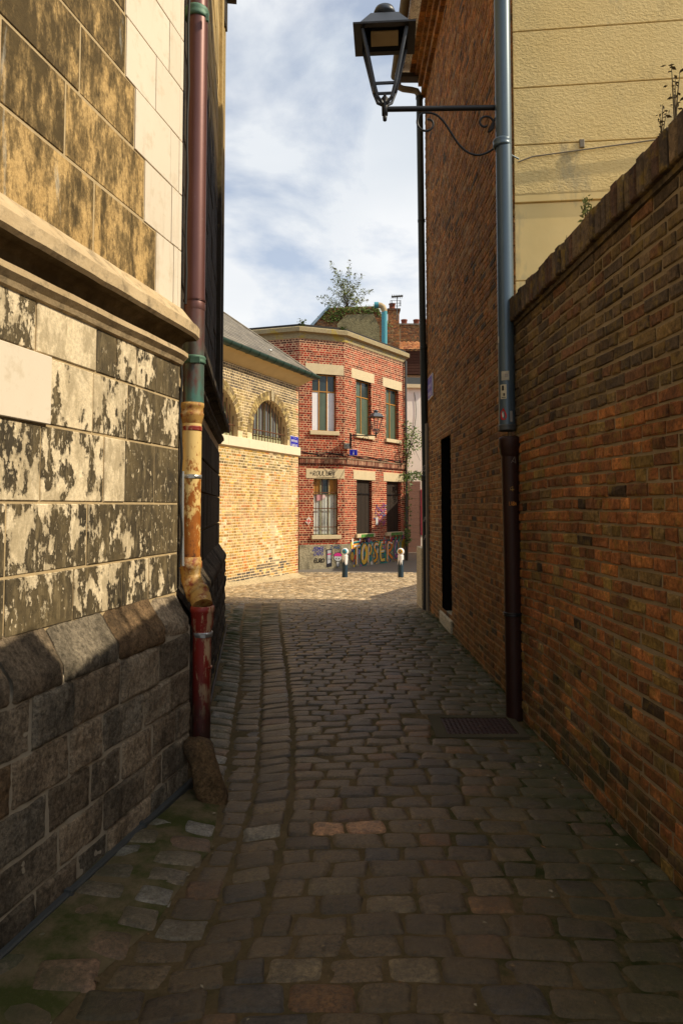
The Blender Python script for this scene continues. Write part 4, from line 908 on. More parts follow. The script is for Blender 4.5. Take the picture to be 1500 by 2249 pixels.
# strip trunking at the far corner
mb = MB(); u_ = FT.U(941); ztop = FT.hit(941, 930)[1]
slab(mb, FT, u_ - .10, u_ + .08, -.1, ztop, .012, .05, (1, 1, 1), 0, .004); tk = tag(mb.build('wall_trunking', M['grey_trunk']), 'tall narrow grey trunking board by the far corner of the tall brick wall', 'trunking')
random.seed(5); mb = MB(); Fq = Fr(FT.p(u_, 0).to_2d(), tuple(FT.d.to_2d()), (-1, 0))
for i in range(9): z = FT.hit(941, 1028 + i * 6)[1]; stroke(mb, FT, [(u_ + random.uniform(-.06, .06), z), (u_ + random.uniform(-.06, .06), z + .02), (u_ + random.uniform(-.06, .06), z - .01)], .012, (.01, .01, .01), .052)
mb.build('marker_tag', M['paint'], tk)

# near right drainpipe
random.seed(9)
RD = thing('drainpipe', 'blue-grey zinc drainpipe with stickers and dark cast iron foot, by the cream wall', 'drainpipe', (1.33, 5.33, 0))
YR = 5.42; zt = at(1113, 935, YR); tx = zt.x
mb = MB(); mb.tube([(tx - .0, YR, 9.1), (tx, YR, 4), (tx, YR, zt.z)], .064, 24); mb.build('zinc_tube', M['zinc'], RD)
mb = MB(); ring(mb, at(1102, 316, YR), .069, .065); p = at(1102, 330, YR); mb.tube([p, p + Vector((.16, .1, -.02))], .007, 6); mb.build('collar', M['zinc'], RD)
mb = MB(); p = at(1113, 940, YR); ring(mb, p, .067, .05, bulge=.003); mb.build('reducer', M['lead'], RD)
YI = YR - .03
mb = MB(); p = Vector((tx + .012, YI, at(1113, 975, YI).z)); mb.lathe(tuple(p), [(.055, .06), (.083, .05), (.087, .03), (.087, -.03), (.080, -.045), (.080, -.075), (.070, -.095), (.066, -.11)], 24)
mb.tube([(p.x, YI, p.z - .1), (p.x + .01, YI, 1.2), (p.x + .015, YI, -.03)], .068, 24); mb.build('iron_tube', M['brown_iron'], RD)
mb = MB(); p = at(1128, 1348, YI); p.x = tx + .02; ring(mb, p, .07, .03); mb.build('joint_ring', M['black_metal'], RD)
def wrap(mb, cx, cy, r, z0, z1, a0, a1, c, pts=None, n=10):
    vs = []
    for j in (0, 1):
        for i in range(n + 1): a = R(a0 + (a1 - a0) * i / n); vs.append((cx + r * math.cos(a), cy + r * math.sin(a), z0 if j == 0 else z1))
    mb.add(vs, [(i, i + 1, n + 2 + i, n + 1 + i) for i in range(n)], c, 0, True)
def wrapshape(mb, cx, cy, r, zc, ac, pts, c):   # pts in metres (s,z) on the pipe surface
    mb.add([(cx + r * math.cos(R(ac) + s_ / r), cy + r * math.sin(R(ac) + s_ / r), zc + z_) for s_, z_ in pts], [tuple(range(len(pts)))], c)
zs = lambda y_: at(1113, y_, YR).z
for (ya, yb, a0, a1, c, nm) in ((818, 838, -140, -85, (.50, .46, .36), 0), (847, 878, -150, -105, (.62, .56, .40), 1), (740, 754, -178, -160, (.6, .58, .5), 3), (905, 928, -82, -62, (.35, .33, .3), 4)):
    mb = MB(); wrap(mb, tx, YR, .0655, zs(yb), zs(ya), a0, a1, c)
    if nm == 0: wrap(mb, tx, YR, .0658, zs(832), zs(824), -115, -95, (.3, .28, .25))
    if nm == 1: wrap(mb, tx, YR, .0658, zs(860), zs(849), -138, -122, (.015, .015, .015)); wrap(mb, tx, YR, .0658, zs(872), zs(866), -128, -115, (.06, .06, .05)); wrap(mb, tx, YR, .0658, zs(876), zs(874), -140, -110, (.1, .1, .08))
    st_ = mb.build('sticker', M['sticker'], None); tag(st_, {0: 'torn white sticker, topmost patch on the zinc pipe', 1: 'cream sticker with black oblong and round mark on the zinc pipe', 3: 'small round white spot on the left edge of the zinc pipe', 4: 'small grey torn sticker right of the red one on the zinc pipe'}[nm], 'sticker')
mb = MB(); zc = zs(913); drop = [(0.0, .055), (.014, .03), (.026, .0), (.024, -.025), (.012, -.04), (-.012, -.04), (-.024, -.025), (-.028, .02)]
wrapshape(mb, tx, YR, .0660, zc, -128, [(a, b) for a, b in drop], (.60, .012, .012)); wrapshape(mb, tx, YR, .0666, zc, -130, [(a * .25 - .002, b * .5) for a, b in drop], (.75, .72, .68))
tag(mb.build('sticker', M['sticker']), 'red drop-shaped sticker with white centre on the zinc pipe', 'sticker')
FPp = Fr((tx + .012, YI - .0685), (1, 0), (0, -1)); mb = MB(); zi = at(1113, 1110, YI).z
scrawl(mb, FPp, 'LUBA', -.028, zi, .03, .011, .004, (.50, .19, .03), .004); mb.build('scribble', M['paint'], RD); mb = MB()
stroke(mb, FPp, [(-.02, zi + .13), (.0, zi + .15), (.0, zi + .11)], .004, (.5, .3, .08)); stroke(mb, FPp, [(-.02, zi + .12), (.012, zi + .125)], .004, (.5, .3, .08)); mb.build('scribble', M['paint'], RD); mb = MB(); stroke(mb, FPp, [(-.01, zi + .33), (.02, zi + .38), (.025, zi + .33), (.0, zi + .35)], .003, (.35, .3, .25))
mb.build('scribble', M['paint'], RD)

# far drainpipe of the tall building
FD = thing('drainpipe', 'dark green-black drainpipe with a swan neck at the far corner of the tall brick building', 'drainpipe', (1.35, 11.2, 0))
YF = 11.30; px_ = at(934, 1000, YF).x; pxt = at(921, 215, YF).x; hz = at(920, 175, YF).z
mb = MB(); gx = FT.p(TL - .05, 0, g_o); k_ = [Vector((gx.x + .03, YF - .05, gz0 - rr)), Vector((gx.x + .03, YF - .02, gz0 - rr - .16)), Vector((gx.x + .05, YF, gz0 - rr - .22)), Vector((gx.x + .12, YF, gz0 - rr - .25)), Vector((pxt - .13, YF, gz0 - rr - .27)), Vector((pxt - .05, YF, gz0 - rr - .29)), Vector((pxt - .01, YF, gz0 - rr - .36)), Vector((pxt, YF, gz0 - rr - .46))]
mb.tube(k_, .052, 16); mb.build('swan_neck', M['grey_gutter'], FD)
mb = MB(); mb.tube([k_[-1] + Vector((0, 0, .02)), (pxt * .55 + px_ * .45, YF, 5), (px_, YF, at(930, 1050, YF).z)], .056, 18); mb.build('upper_tube', M['dark_green'], FD)
mb = MB(); mb.tube([(px_, YF, at(930, 1052, YF).z), (px_ + .01, YF, 0), (px_ + .01, YF, -.1)], .068, 18); mb.build('lower_tube', M['black_metal'], FD)
for yy in (215, 485, 765, 1050):
    mb = MB(); ring(mb, Vector((pxt + (px_ - pxt) * (yy - 215) / 835, YF, at(930, yy, YF).z)), .06 if yy != 1050 else .072, .05 if yy != 1050 else .1); mb.build('collar', M['dark_green'], FD)
Fpp = Fr((px_, YF - .070), (1, 0), (0, -1))
for yy, tx_ in ((1035, 'D'), (1145, 'AR'), (1185, 'A')):
    mb = MB(); scrawl(mb, Fpp, tx_, -.045, at(930, yy, YF).z, .10, .04, .012, (.45, .42, .38), .003); mb.build('scribble', M['paint'], FD)

# street signs
def street_sign(F, u, z, wd, hg, lines, label, frame=True, small=None):
    t = thing('street_sign', label, 'street sign', tuple(F.p(u, z, 0)))
    mb = MB(); slab(mb, F, u - wd / 2, u + wd / 2, z - hg / 2, z + hg / 2, .012, .030, (1, 1, 1), 0, .003); mb.build('rim', M['white_en'], t)
    mb = MB(); e_ = hg * .04; slab(mb, F, u - wd / 2 + e_, u + wd / 2 - e_, z - hg / 2 + e_, z + hg / 2 - e_, .028, .033); mb.build('plate', M['blue_en'], t)
    for tx_, s_, dz in lines: text_mesh(tx_, s_, F, u, z + dz, .036, M['white_en'], 'lettering', t, bold=s_ * .02, xs=.82)
    return t

# manhole
MHt = thing('manhole_cover', 'square cast iron manhole cover with chequered plate beside the cast iron pipe foot', 'manhole cover', (1.0, 5.17, 0))
mb = MB(); x0, x1, y0, y1 = MH; z_ = gz(1, 5.1)
for a in ((x0 - .09, y0 - .07, x1 + .06, y0), (x0 - .09, y1, x1 + .06, y1 + .06), (x0 - .09, y0, x0, y1), (x1, y0, x1 + .06, y1)): mb.box((a[0], a[1], z_ - .04), (a[2], a[3], z_ + .014))
mb.build('concrete_frame', M['earth'], MHt)
mb = MB(); mb.box((x0 + .004, y0 + .004, z_ - .03), (x1 - .004, y1 - .004, z_ + .008))
for i in range(15):
    for j in range(11):
        cx, cy = x0 + .025 + i * .0335, y0 + .02 + j * .034; s_ = .012; a = 1 if (i + j) % 2 else -1
        mb.add([(cx - s_, cy - s_ * a - .003, z_ + .0085), (cx - s_, cy - s_ * a + .003, z_ + .0085), (cx + s_, cy + s_ * a + .003, z_ + .0085), (cx + s_, cy + s_ * a - .003, z_ + .0085), (cx, cy, z_ + .013)], [(0, 1, 4), (1, 2, 4), (2, 3, 4), (3, 0, 4)])
mb.build('chequer_plate', M['brown_iron'], MHt)

# ------------------------------------------------------------------ lanterns
def lantern(name, label, root, F, arm_u, s=1.0, rot=0.0, mast=0, hs=1.0, dk=1.0, group=None):
    """F plane whose d runs along the arm away from the wall; root = (u,z) of arm end under the lantern"""
    u0, z0 = root; c3 = F.p(u0, z0, 0); t = thing(name, label, 'lantern', tuple(c3), group)
    def sq(h, z): # square ring corners
        return [Vector((c3.x + (a * math.cos(rot) - b * dk * math.sin(rot)) * h, c3.y + (a * math.sin(rot) + b * dk * math.cos(rot)) * h, z)) for a, b in ((-1, -1), (1, -1), (1, 1), (-1, 1))]
    H = [z0 + s * hs * k for k in (.055, .18, .26, .60, .615, .78)]
    # head: plate, roof, cap
    mb = MB(); a, b = sq(.225 * s, H[3]), sq(.225 * s, H[4]); i_, j_ = sq(.165 * s, H[3]), sq(.165 * s, H[4])
    for k in range(4):
        l = (k + 1) % 4; mb.add([a[k], a[l], b[l], b[k], i_[k], i_[l], j_[l], j_[k]], [(0, 1, 2, 3), (1, 0, 4, 5), (3, 2, 6, 7), (5, 4, 7, 6)])
    mb.build('canopy_plate', M['black_metal'], t)
    mb = MB(); a, b, c_ = sq(.195 * s, H[4]), sq(.10 * s, H[4] + .135 * s), sq(.095 * s, H[4] + .105 * s)
    mb.add(a + b + c_, [(k, (k + 1) % 4, 4 + (k + 1) % 4, 4 + k) for k in range(4)] + [(4 + k, 4 + (k + 1) % 4, 8 + (k + 1) % 4, 8 + k) for k in range(4)] + [(8, 9, 10, 11)]); mb.build('roof', M['dark_paint'], t)
    mb = MB(); zt_ = H[4] + .135 * s; mb.lathe((c3.x, c3.y, zt_), [(.055 * s, 0), (.055 * s, .025 * s), (.078 * s, .028 * s), (.082 * s, .05 * s), (.07 * s, .08 * s), (.04 * s, .10 * s), (.001, .108 * s)], 20); mb.build('cap', M['dark_paint'], t)
    mb = MB(); a = sq(.10 * s, H[3] + .004); mb.add(a + sq(.10 * s, H[3] + .012), [(0, 1, 2, 3), (4, 5, 6, 7)]); mb.build('diffuser', M['tan_plastic'], t)
    mb = MB(); a, b = sq(.163 * s, H[3] + .014), sq(.10 * s, H[4] + .135 * s); mb.add(a + b, [(k, (k + 1) % 4, 4 + (k + 1) % 4, 4 + k) for k in range(4)] + [(4, 5, 6, 7)]); mb.build('inner_shell', M['black_metal'], t)
    T_, B_ = sq(.158 * s, H[3]), sq(.078 * s, H[1]); stem = Vector((c3.x, c3.y, H[0]))
    for k in range(4):
        mb = MB(); d = (T_[k] - B_[k]); low_ = B_[k].lerp(stem, .35) - Vector((0, 0, .05 * s)); l2 = B_[k].lerp(stem, .75) - Vector((0, 0, .055 * s))
        mb.tube([T_[k], B_[k].lerp(T_[k], .5), B_[k], low_, l2 + Vector((0, 0, .02 * s)), stem + Vector((0, 0, -.01))], [.014 * s] * 3 + [.012 * s] * 3, 6, smooth=False); mb.build('corner_bar', M['dark_paint'], t)
    mb = MB()
    for k in range(4): mb.tube([B_[k], B_[(k + 1) % 4]], .012 * s, 6, smooth=False)
    mb.build('lower_ring', M['dark_paint'], t)
    mb = MB(); mb.lathe((c3.x, c3.y, z0), [(.001, -.095 * s), (.014 * s, -.085 * s), (.016 * s, -.06 * s), (.011 * s, -.05 * s), (.022 * s, -.045 * s), (.024 * s, .05 * s), (.016 * s, .06 * s), (.03 * s, .075 * s), (.012 * s, .10 * s), (.001, .12 * s)], 14); mb.build('stem', M['black_metal'], t)
    mb = MB(); mb.tube([F.p(u0, z0, 0), F.p(arm_u, z0 + .012 * s, 0)], .019 * s, 10); ar = mb.build('bracket_arm', M['black_metal'], t)
    # scrollwork
    L = abs(arm_u - u0); sg = 1 if arm_u > u0 else -1; U = lambda k: u0 + sg * L * k
    def spiral(cu, cz, r0, r1, a0, a1, n=26): return [F.p(cu + sg * (r0 + (r1 - r0) * i / n) * math.cos(a0 + (a1 - a0) * i / n), cz + (r0 + (r1 - r0) * i / n) * math.sin(a0 + (a1 - a0) * i / n), 0) for i in range(n + 1)]
    mb = MB(); sc_ = spiral(U(.385), z0 - .105 * s, .018 * s, .085 * s, -2.2, -2.2 - 2 * math.pi * 1.0 - 1.9 + .0)
    cz = z0 - .105 * s
    sp = [F.p(U(.385) + sg * r_ * math.cos(a), cz + r_ * math.sin(a), 0) for r_, a in [(.022 * s + (.082 - .022) * s * i / 24, .3 + 0 - (2 * math.pi * 1.0 + .0) * i / 24 - .0) for i in range(25)]]
    # curl opens over the top then S-curve down to the wall
    sp = [F.p(U(.37) + sg * r_ * math.cos(a), cz + r_ * math.sin(a), 0) for r_, a in [((.025 + .055 * i / 24) * s, 1.4 - 0 + -(-2 * math.pi) * -(-i / 24) * 1.0) for i in range(25)]]
    sp = []
    for i in range(30):
        f = i / 29; a = math.pi * .6 + 2 * math.pi * (1 - f) * .95 ; r_ = (.028 + .057 * f) * s; sp.append(F.p(U(.38) + sg * r_ * math.cos(a), cz + r_ * math.sin(a), 0))
    e_ = [(.45, -.03), (.53, -.09), (.60, -.19), (.68, -.29), (.78, -.345), (.88, -.345), (1.0, -.285)]
    pts = sp + [F.p(U(k), z0 + q * s, 0) for k, q in e_]
    for _ in range(2): pts = [pts[0]] + [v_ for a_, b_ in zip(pts, pts[1:]) for v_ in (a_.lerp(b_, .25), a_.lerp(b_, .75))] + [pts[-1]]
    mb.tube(pts, .0085 * s, 6); mb.build('scroll', M['black_metal'], ar)
    mb = MB(); sp = []
    for i in range(26): f = i / 25; a = -.3 * math.pi - 2 * math.pi * f * 1.05 + .0; r_ = (.022 + .05 * f) * s; sp.append(F.p(U(.90) + sg * r_ * math.cos(a), z0 - .105 * s + r_ * math.sin(a), 0))
    sp.append(F.p(U(1.0), z0 - .05 * s, 0)); mb.tube(sp, .0085 * s, 6); mb.build('scroll', M['black_metal'], ar)
    if mast:
        mb = MB(); F_ = F.p(arm_u, 0, 0); mb.tube([Vector((F_.x, F_.y, z0 - mast)), Vector((F_.x, F_.y, z0 + .08))], .032, 10); mb.build('mast', M['black_metal'], t)
    return t
YL = 5.47; FL = Fr((0, YL), (1, 0), (0, -1)); a0_ = FL.hit(845, 240)
lantern('wall_lantern', 'large black street lantern on a scrolled bracket, overhead in front of the sky', (a0_[0], a0_[1]), FL, tx - .045, s=1.12, hs=.885, dk=.80, rot=R(-4), group='wall lanterns')

# ------------------------------------------------------------------ tan brick building
random.seed(31)
TN = thing('yellow_brick_building', 'low yellow brick building with arched barred windows, green gutter and slate roof', 'building', (-2.5, 18, -.4))
dT = Vector((.437, 1)).normalized(); FTn = Fr((-1.254, 19.8), tuple(-dT), (1, 0))      # u runs left/towards the camera
TNL = 8.5; zw = 5.16; zs_ = FTn.hit(645, 985)[1]
s_t = FTn.hit(655, 983)[1]; s_b = FTn.hit(655, 1001)[1]
w2a, w2b = FTn.U(632), FTn.U(553); wtop = FTn.hit(590, 878)[1]
uc2 = (w2a + w2b) / 2; r2 = (w2b - w2a) / 2; spring = wtop - r2
if spring < s_t: spring = s_t + .02; 
uc1 = uc2 + (FTn.U(470) - FTn.U(590)) ; uc1 = FTn.U(522) + r2
TPn = [(.58, .32, .07), (.64, .39, .11), (.58, .22, .055), (.72, .48, .18), (.52, .29, .08), (.68, .36, .13), (.62, .43, .19), (.54, .34, .08), (.44, .25, .08)]
TPu = [(.34, .25, .10), (.26, .18, .075), (.42, .32, .13), (.19, .14, .07), (.48, .36, .15)]
def tnc(u, z):
    n = mnoise.noise(Vector((u * .7, z * .9, 1.7)))
    if z < .12 + .28 * n and random.random() < .75 and u > .55: return pick([(.09, .08, .075), (.13, .11, .09), (.2, .15, .1)])
    if u < .14 and random.random() < .55: return pick([(.42, .11, .06), (.5, .16, .08)])
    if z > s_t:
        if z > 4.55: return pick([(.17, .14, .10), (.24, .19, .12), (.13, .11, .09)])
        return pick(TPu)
    if z > s_b - .5 and random.random() < .6: return pick(TPu)
    if n > .1 and random.random() < .5: return pick([(.76, .60, .38), (.70, .52, .3)])
    return None
holes = [arch_hole(uc2, r2 + .225, spring, s_t), arch_hole(uc1, r2 + .225, spring, s_t), rect_hole(-1, 20, s_b, s_t)]
mb = MB(); bricks(mb, FTn, 0, TNL, -.75, zw, TPn, None, bw=.195, bh=.052, jt=.018, proud=.003, mode='english', colf=tnc, holes=holes, jit=.002)
for uc in (uc1, uc2):
    n = 30
    for i in range(n):
        a0, a1 = math.pi * (i + .08) / n, math.pi * (i + .92) / n
        if uc == uc2 and i in (14, 15): continue
        for ra, rb in ((r2, r2 + .115), (r2 + .122, r2 + .225)):
            c = pick(TPu); q = [(uc + rr_ * math.cos(a), spring + rr_ * math.sin(a)) for rr_, a in ((ra, a0), (rb, a0), (rb, a1), (ra, a1))]
            mb.add([FTn.p(u, z, 0) for u, z in q] + [FTn.p(u, z, .010) for u, z in q], [(4, 5, 6, 7), (0, 1, 5, 4), (1, 2, 6, 5), (2, 3, 7, 6), (3, 0, 4, 7)], c)
mb.build('brickwork', M['brick_tan'], TN)
mb = MB(); ks = [(uc2 - .05, spring + r2 - .01), (uc2 + .05, spring + r2 - .01), (uc2 + .075, spring + r2 + .26), (uc2 - .075, spring + r2 + .26)]
mb.add([FTn.p(u, z, 0) for u, z in ks] + [FTn.p(u, z, .05) for u, z in ks], [(4, 5, 6, 7), (0, 1, 5, 4), (1, 2, 6, 5), (2, 3, 7, 6), (3, 0, 4, 7)], (.9, .9, .85)); mb.build('keystone', M['stone_sill'], TN)
mb = MB(); outer = [(0, -.9), (TNL, -.9), (TNL, zw + .1), (0, zw + .1)]
panel(mb, FTn, outer, [arch_pts(uc2, r2, spring, s_t - .01), arch_pts(uc1, r2, spring, s_t - .01)], .28, off=-.002)
pe = FTn.p(0, 0); dk = Vector((-.916, .40, 0)); fe = FTn.p(TNL, 0); back = [FTn.p(0, 0) - FTn.n * 5, FTn.p(TNL, 0) - FTn.n * 5]
mb.quad(FTn.p(0, -.9), FTn.p(0, -.9, -5), FTn.p(0, zw + .1, -5), FTn.p(0, zw + .1)); mb.quad(FTn.p(TNL, -.9), FTn.p(TNL, -.9, -5), FTn.p(TNL, zw + .1, -5), FTn.p(TNL, zw + .1)); mb.quad(FTn.p(0, -.9, -5), FTn.p(TNL, -.9, -5), FTn.p(TNL, zw + .1, -5), FTn.p(0, zw + .1, -5))
mb.build('mortar_wall', M['mortar_cream'], TN)
mb = MB(); u = -.04
while u < TNL: b = min(u + .95, TNL); slab(mb, FTn, u + .002, b - .002, s_b, s_t, -.26, .06, (1, 1, 1), 0, .006); u = b
mb.build('stone_band', M['cream_stone'], TN)
for uc in (uc2, uc1):
    mb = MB(); ap = arch_pts(uc, r2 - .002, spring, s_t); mb.add([FTn.p(u, z, -.24) for u, z in ap], [tuple(range(len(ap)))]); wn = mb.build('window', M['glass_arch'], TN)
    mb = MB(); 
    for i in range(-2, 3): u = uc + i * r2 * .36; h = math.sqrt(max(0, r2 * r2 - (u - uc) ** 2)); slab(mb, FTn, u - .018, u + .018, s_t, spring + h, -.235, -.20)
    slab(mb, FTn, uc - r2, uc + r2, spring + .0, spring + .035, -.235, -.19); slab(mb, FTn, uc - r2, uc + r2, s_t, s_t + .14, -.235, -.18); mb.build('frame', M['frame_green'], wn)
    mb = MB(); n = 13
    for i in range(n): u = uc - r2 * .93 + 2 * r2 * .93 * i / (n - 1); h = math.sqrt(max(0, r2 * r2 - (u - uc) ** 2)); mb.tube([FTn.p(u, s_t, -.10), FTn.p(u, spring + h, -.10)], .013, 6)
    mb.tube([FTn.p(uc - r2, spring + .12, -.10), FTn.p(uc + r2, spring + .12, -.10)], .018, 6); mb.build('bars', M['rust_bar'], wn)
# cove soffit, gutter, roof
gz1 = 5.47; go = .40
mb = MB(); pr = [(0.0, zw - .02), (.05, zw + .01), (.14, zw + .08), (.25, zw + .17), (.34, zw + .23), (.36, gz1 - .03), (-.1, gz1 - .03)]
e1 = tuple(FTn.p(0, 0).to_2d()); e2 = tuple(FTn.p(TNL, 0).to_2d()); nT = FTn.n.to_2d(); mitT = nT + dT
bk_ = tuple((FTn.p(0, 0, -5)).to_2d()); sweep(mb, [e2, e1, bk_], [tuple(nT), tuple(mitT), tuple(dT)], pr, caps=False); mb.build('cove_soffit', M['soffit'], TN)
mb = MB(); rg = .115; gp = []
gp = [(go - .02 + rg * math.cos(math.pi + math.pi * i / 10), gz1 + .02 + rg * math.sin(math.pi + math.pi * i / 10)) for i in range(11)]
gp += [(go - .02 + (rg - .008) * math.cos(2 * math.pi - math.pi * i / 10), gz1 + .02 + (rg - .008) * math.sin(2 * math.pi - math.pi * i / 10)) for i in range(11)]
gp.append(gp[0])
L_ = 24; P_ = [tuple((FTn.p(TNL - TNL * i / L_, 0)).to_2d()) for i in range(L_ + 1)] + [bk_]; N_ = [tuple(nT)] * L_ + [tuple(mitT)] + [tuple(dT)]
sweep(mb, P_, N_, gp, caps=False); gt = mb.build('gutter', M['green_gutter'], TN)
for i in range(16):
    mb = MB(); u = .1 + i * .42; mb.tube([FTn.p(u, gz1 + .02 + (rg + .004) * math.sin(math.pi + math.pi * k / 8), go - .02 + (rg + .004) * math.cos(math.pi + math.pi * k / 8)) for k in range(9)], .007, 5); mb.build('gutter_bracket', M['green_gutter'], gt)
# hipped slate roof with individual courses
mb = MB(); ridge_o = -2.5; rz = gz1 + .05 + (go + 2.5) * .80
eo = go - .02
A_ = FTn.p(-eo * 1.0, gz1 + .03, eo); B_ = FTn.p(TNL, gz1 + .03, eo); Rr = FTn.p(-ridge_o - .0, rz, ridge_o); Rl = FTn.p(TNL, rz, ridge_o); Cc = FTn.p(-eo, gz1 + .03, -5 - eo)
mb.add([A_, B_, Rl, Rr, Cc, FTn.p(TNL, gz1 + .03, -5 - eo)], [(0, 1, 2, 3), (4, 0, 3), (3, 2, 5, 4)], (.7, .7, .7))
nr_ = 26
for k in range(nr_):
    t0, t1 = k / nr_, (k + 1) / nr_ + .01; 
    l0, l1 = A_.lerp(Rr, t0), A_.lerp(Rr, min(1, t1)); r0, r1 = B_.lerp(Rl, t0), B_.lerp(Rl, min(1, t1)); up = Vector((FTn.n.x * .5, FTn.n.y * .5, .8)).normalized()
    nseg = 36; Lr = (r0 - l0).length
    for i in range(nseg):
        a, b = (i + (.5 if k % 2 else 0)) / nseg, min(1, (i + .96 + (.5 if k % 2 else 0)) / nseg)
        if a >= 1: continue
        g = lambda p, q, f, h: p.lerp(q, f) + up * h
        mb.add([g(l0, r0, a, .016), g(l0, r0, b, .016), g(l1, r1, b, .006), g(l1, r1, a, .006), g(l0, r0, a, .004), g(l0, r0, b, .004)], [(0, 1, 2, 3), (4, 5, 1, 0)], (random.uniform(.7, 1.3),) * 3)
for k in range(nr_):   # hip end facing the far side
    t0, t1 = k / nr_, (k + 1) / nr_; l0, l1 = A_.lerp(Rr, t0), A_.lerp(Rr, t1); r0, r1 = Cc.lerp(Rr, t0), Cc.lerp(Rr, t1); up = Vector((dT.x * .5, dT.y * .5, .8)).normalized(); c = (random.uniform(.8, 1.2),) * 3
    mb.add([l0 + up * .014, r0 + up * .014, r1 + up * .004, l1 + up * .004], [(0, 1, 2, 3)], c)
rf = mb.build('roof', M['slate'], TN)
mb = MB(); mb.tube([A_ + Vector((0, 0, .02)), Rr + Vector((0, 0, .02))], .03, 8); mb.build('hip_ridge', M['slate'], rf)
mb = MB(); p = FTn.p(1.1, gz1 + .55, -.0); mb.lathe(tuple(FTn.p(1.6, gz1 + .16, go - .45)), [(.04, 0), (.04, .22), (.06, .22), (.06, .26), (.001, .28)], 12); mb.build('roof_vent', M['steel'], rf)
mb = MB(); u = 0
while u < TNL: 
    b = min(u + .6, TNL); vs = [FTn.p(u, gbase(18) - .12, .02), FTn.p(b, gbase(18) - .12, .02), FTn.p(b, gbase(18) + .03, .02), FTn.p(u, gbase(18) + .03, .02)]; u = b
mb = MB(); vs = []
for i in range(30):
    u = i * TNL / 29; q = FTn.p(u, 0); y_ = q.y
    vs += [FTn.p(u, gbase(y_) + .10 + .02 * math.sin(i), .004), FTn.p(u, gbase(y_) + .05, .12), FTn.p(u, gbase(y_) + .014, .30 + .05 * math.sin(i * 1.3)), FTn.p(u, gbase(y_) - .04, .42)]
mb.add(vs, [(4 * i + k, 4 * i + k + 1, 4 * i + 5 + k, 4 * i + 4 + k) for i in range(29) for k in range(3)], (.9, .85, .75), 0, True); mb.build('foot_fillet', M['stone_sill'], TN)
us = FTn.U(645)
su0, sz0 = FTn.hit(644.5, 970, .03)
street_sign(FTn, .30, sz0, .50, .33, [('PETITE RUE', .088, .02), ('SAINT-LEU', .088, -.10), ('- -- ---- -- ----', .05, .115)], 'blue enamel street sign reading PETITE RUE SAINT-LEU on the yellow brick corner')

# ------------------------------------------------------------------ red brick building
random.seed(41)
RB = thing('red_brick_building', 'two-storey red brick corner building with graffiti on its pale base', 'building', (1, 25, -.38))
P1, P2, P3 = Vector((-1.364, 22.0)), Vector((.108, 22.573)), None
d2 = (P2 - P1).normalized(); d3 = Vector((.7, 1)).normalized()
P3 = P2 + d3 * 4.05; d1 = Vector((-3.14, 1)).normalized(); P0 = P1 + d1 * 6
F1 = Fr(P1, d1, (0, -1)); F2 = Fr(P1, d2, (0, -1)); F3 = Fr(P2, d3, (1, 0)); L2 = (P2 - P1).length; L3 = 4.05
F4 = Fr(P3, (-.3, 1), (1, 0))
GZ = -.42; zT = F2.hit(700, 746)[1]; zBase = F2.hit(700, 1196)[1]; zStr = F2.hit(700, 1012)[1]
RP = [(.30, .034, .020), (.24, .028, .018), (.37, .055, .028), (.19, .024, .018), (.33, .042, .024), (.41, .075, .04), (.13, .026, .02)]
def win(F, x0, x1, y0, y1, off=0):
    xc, yc = (x0 + x1) / 2, (y0 + y1) / 2; ua, ub = F.U(x0), F.U(x1); return ua, ub, F.hit(xc, y1)[1], F.hit(xc, y0)[1]
W2u = win(F2, 685, 738, 822, 947); W2g = win(F2, 689, 742, 1051, 1175)
W3u = [win(F3, 782, 816, 834, 951), win(F3, 848, 876, 848, 958)]; W3g = [win(F3, 783, 817, 1051, 1171), win(F3, 849, 880, 1051, 1163)]
zl_u = W2u[3]; zl_g = W2g[3]; zs_u = W2u[2]; zs_g = W2g[2]
W3u = [(a, b, zs_u, zl_u) for a, b, _, _ in W3u]; W3g = [(a, b, zs_g, zl_g) for a, b, _, _ in W3g]
lin = MB(); sil = MB()
lint = {}
def lintel_h(F, x0, x1, zb, h): return (F.U(x0), F.U(x1), zb, zb + h)
LN2 = [lintel_h(F2, 670, 755, zl_u, .34), lintel_h(F2, 672, 762, zl_g, .30)]; LN2 = [(a, min(b, L2 - .01), c, d) for a, b, c, d in LN2]
LN3 = [lintel_h(F3, 772, 822, zl_u, .34), lintel_h(F3, 841, 883, zl_u, .34), lintel_h(F3, 776, 824, zl_g, .30), lintel_h(F3, 842, 886, zl_g, .30)]
def rcol(u, z):
    if z > zT - .16 or abs(z - zStr) < .14: return pick([(.10, .04, .03), (.15, .05, .035)])
    return None
mb = MB()
for F, L, wins, lns in ((F1, 3.4, [], []), (F2, L2, [W2u, W2g], LN2), (F3, L3, W3u + W3g, LN3), (F4, 2.6, [], [])):
    hs_ = [rect_hole(*w_) for w_ in wins] + [rect_hole(*l) for l in lns] + [rect_hole(-9, 9, zStr - .09, zStr + .11)]
    bricks(mb, F, .005, L - .005, zBase, zT, RP, None, bw=.202, bh=.054, jt=.019, proud=.003, mode='english', holes=hs_, colf=rcol, jit=.002)
mb.build('brickwork', M['brick_red'], RB)
mb = MB()
panel(mb, F1, [(0, GZ), (6, GZ), (6, zT), (0, zT)]); panel(mb, F2, [(0, GZ), (L2, GZ), (L2, zT), (0, zT)], [rectpts(*w_) for w_ in (W2u, W2g)], .2, off=-.002)
panel(mb, F3, [(0, GZ), (L3, GZ), (L3, zT), (0, zT)], [rectpts(*w_) for w_ in W3u + W3g], .2, off=-.002); panel(mb, F4, [(0, GZ), (5, GZ), (5, zT), (0, zT)], off=-.002)
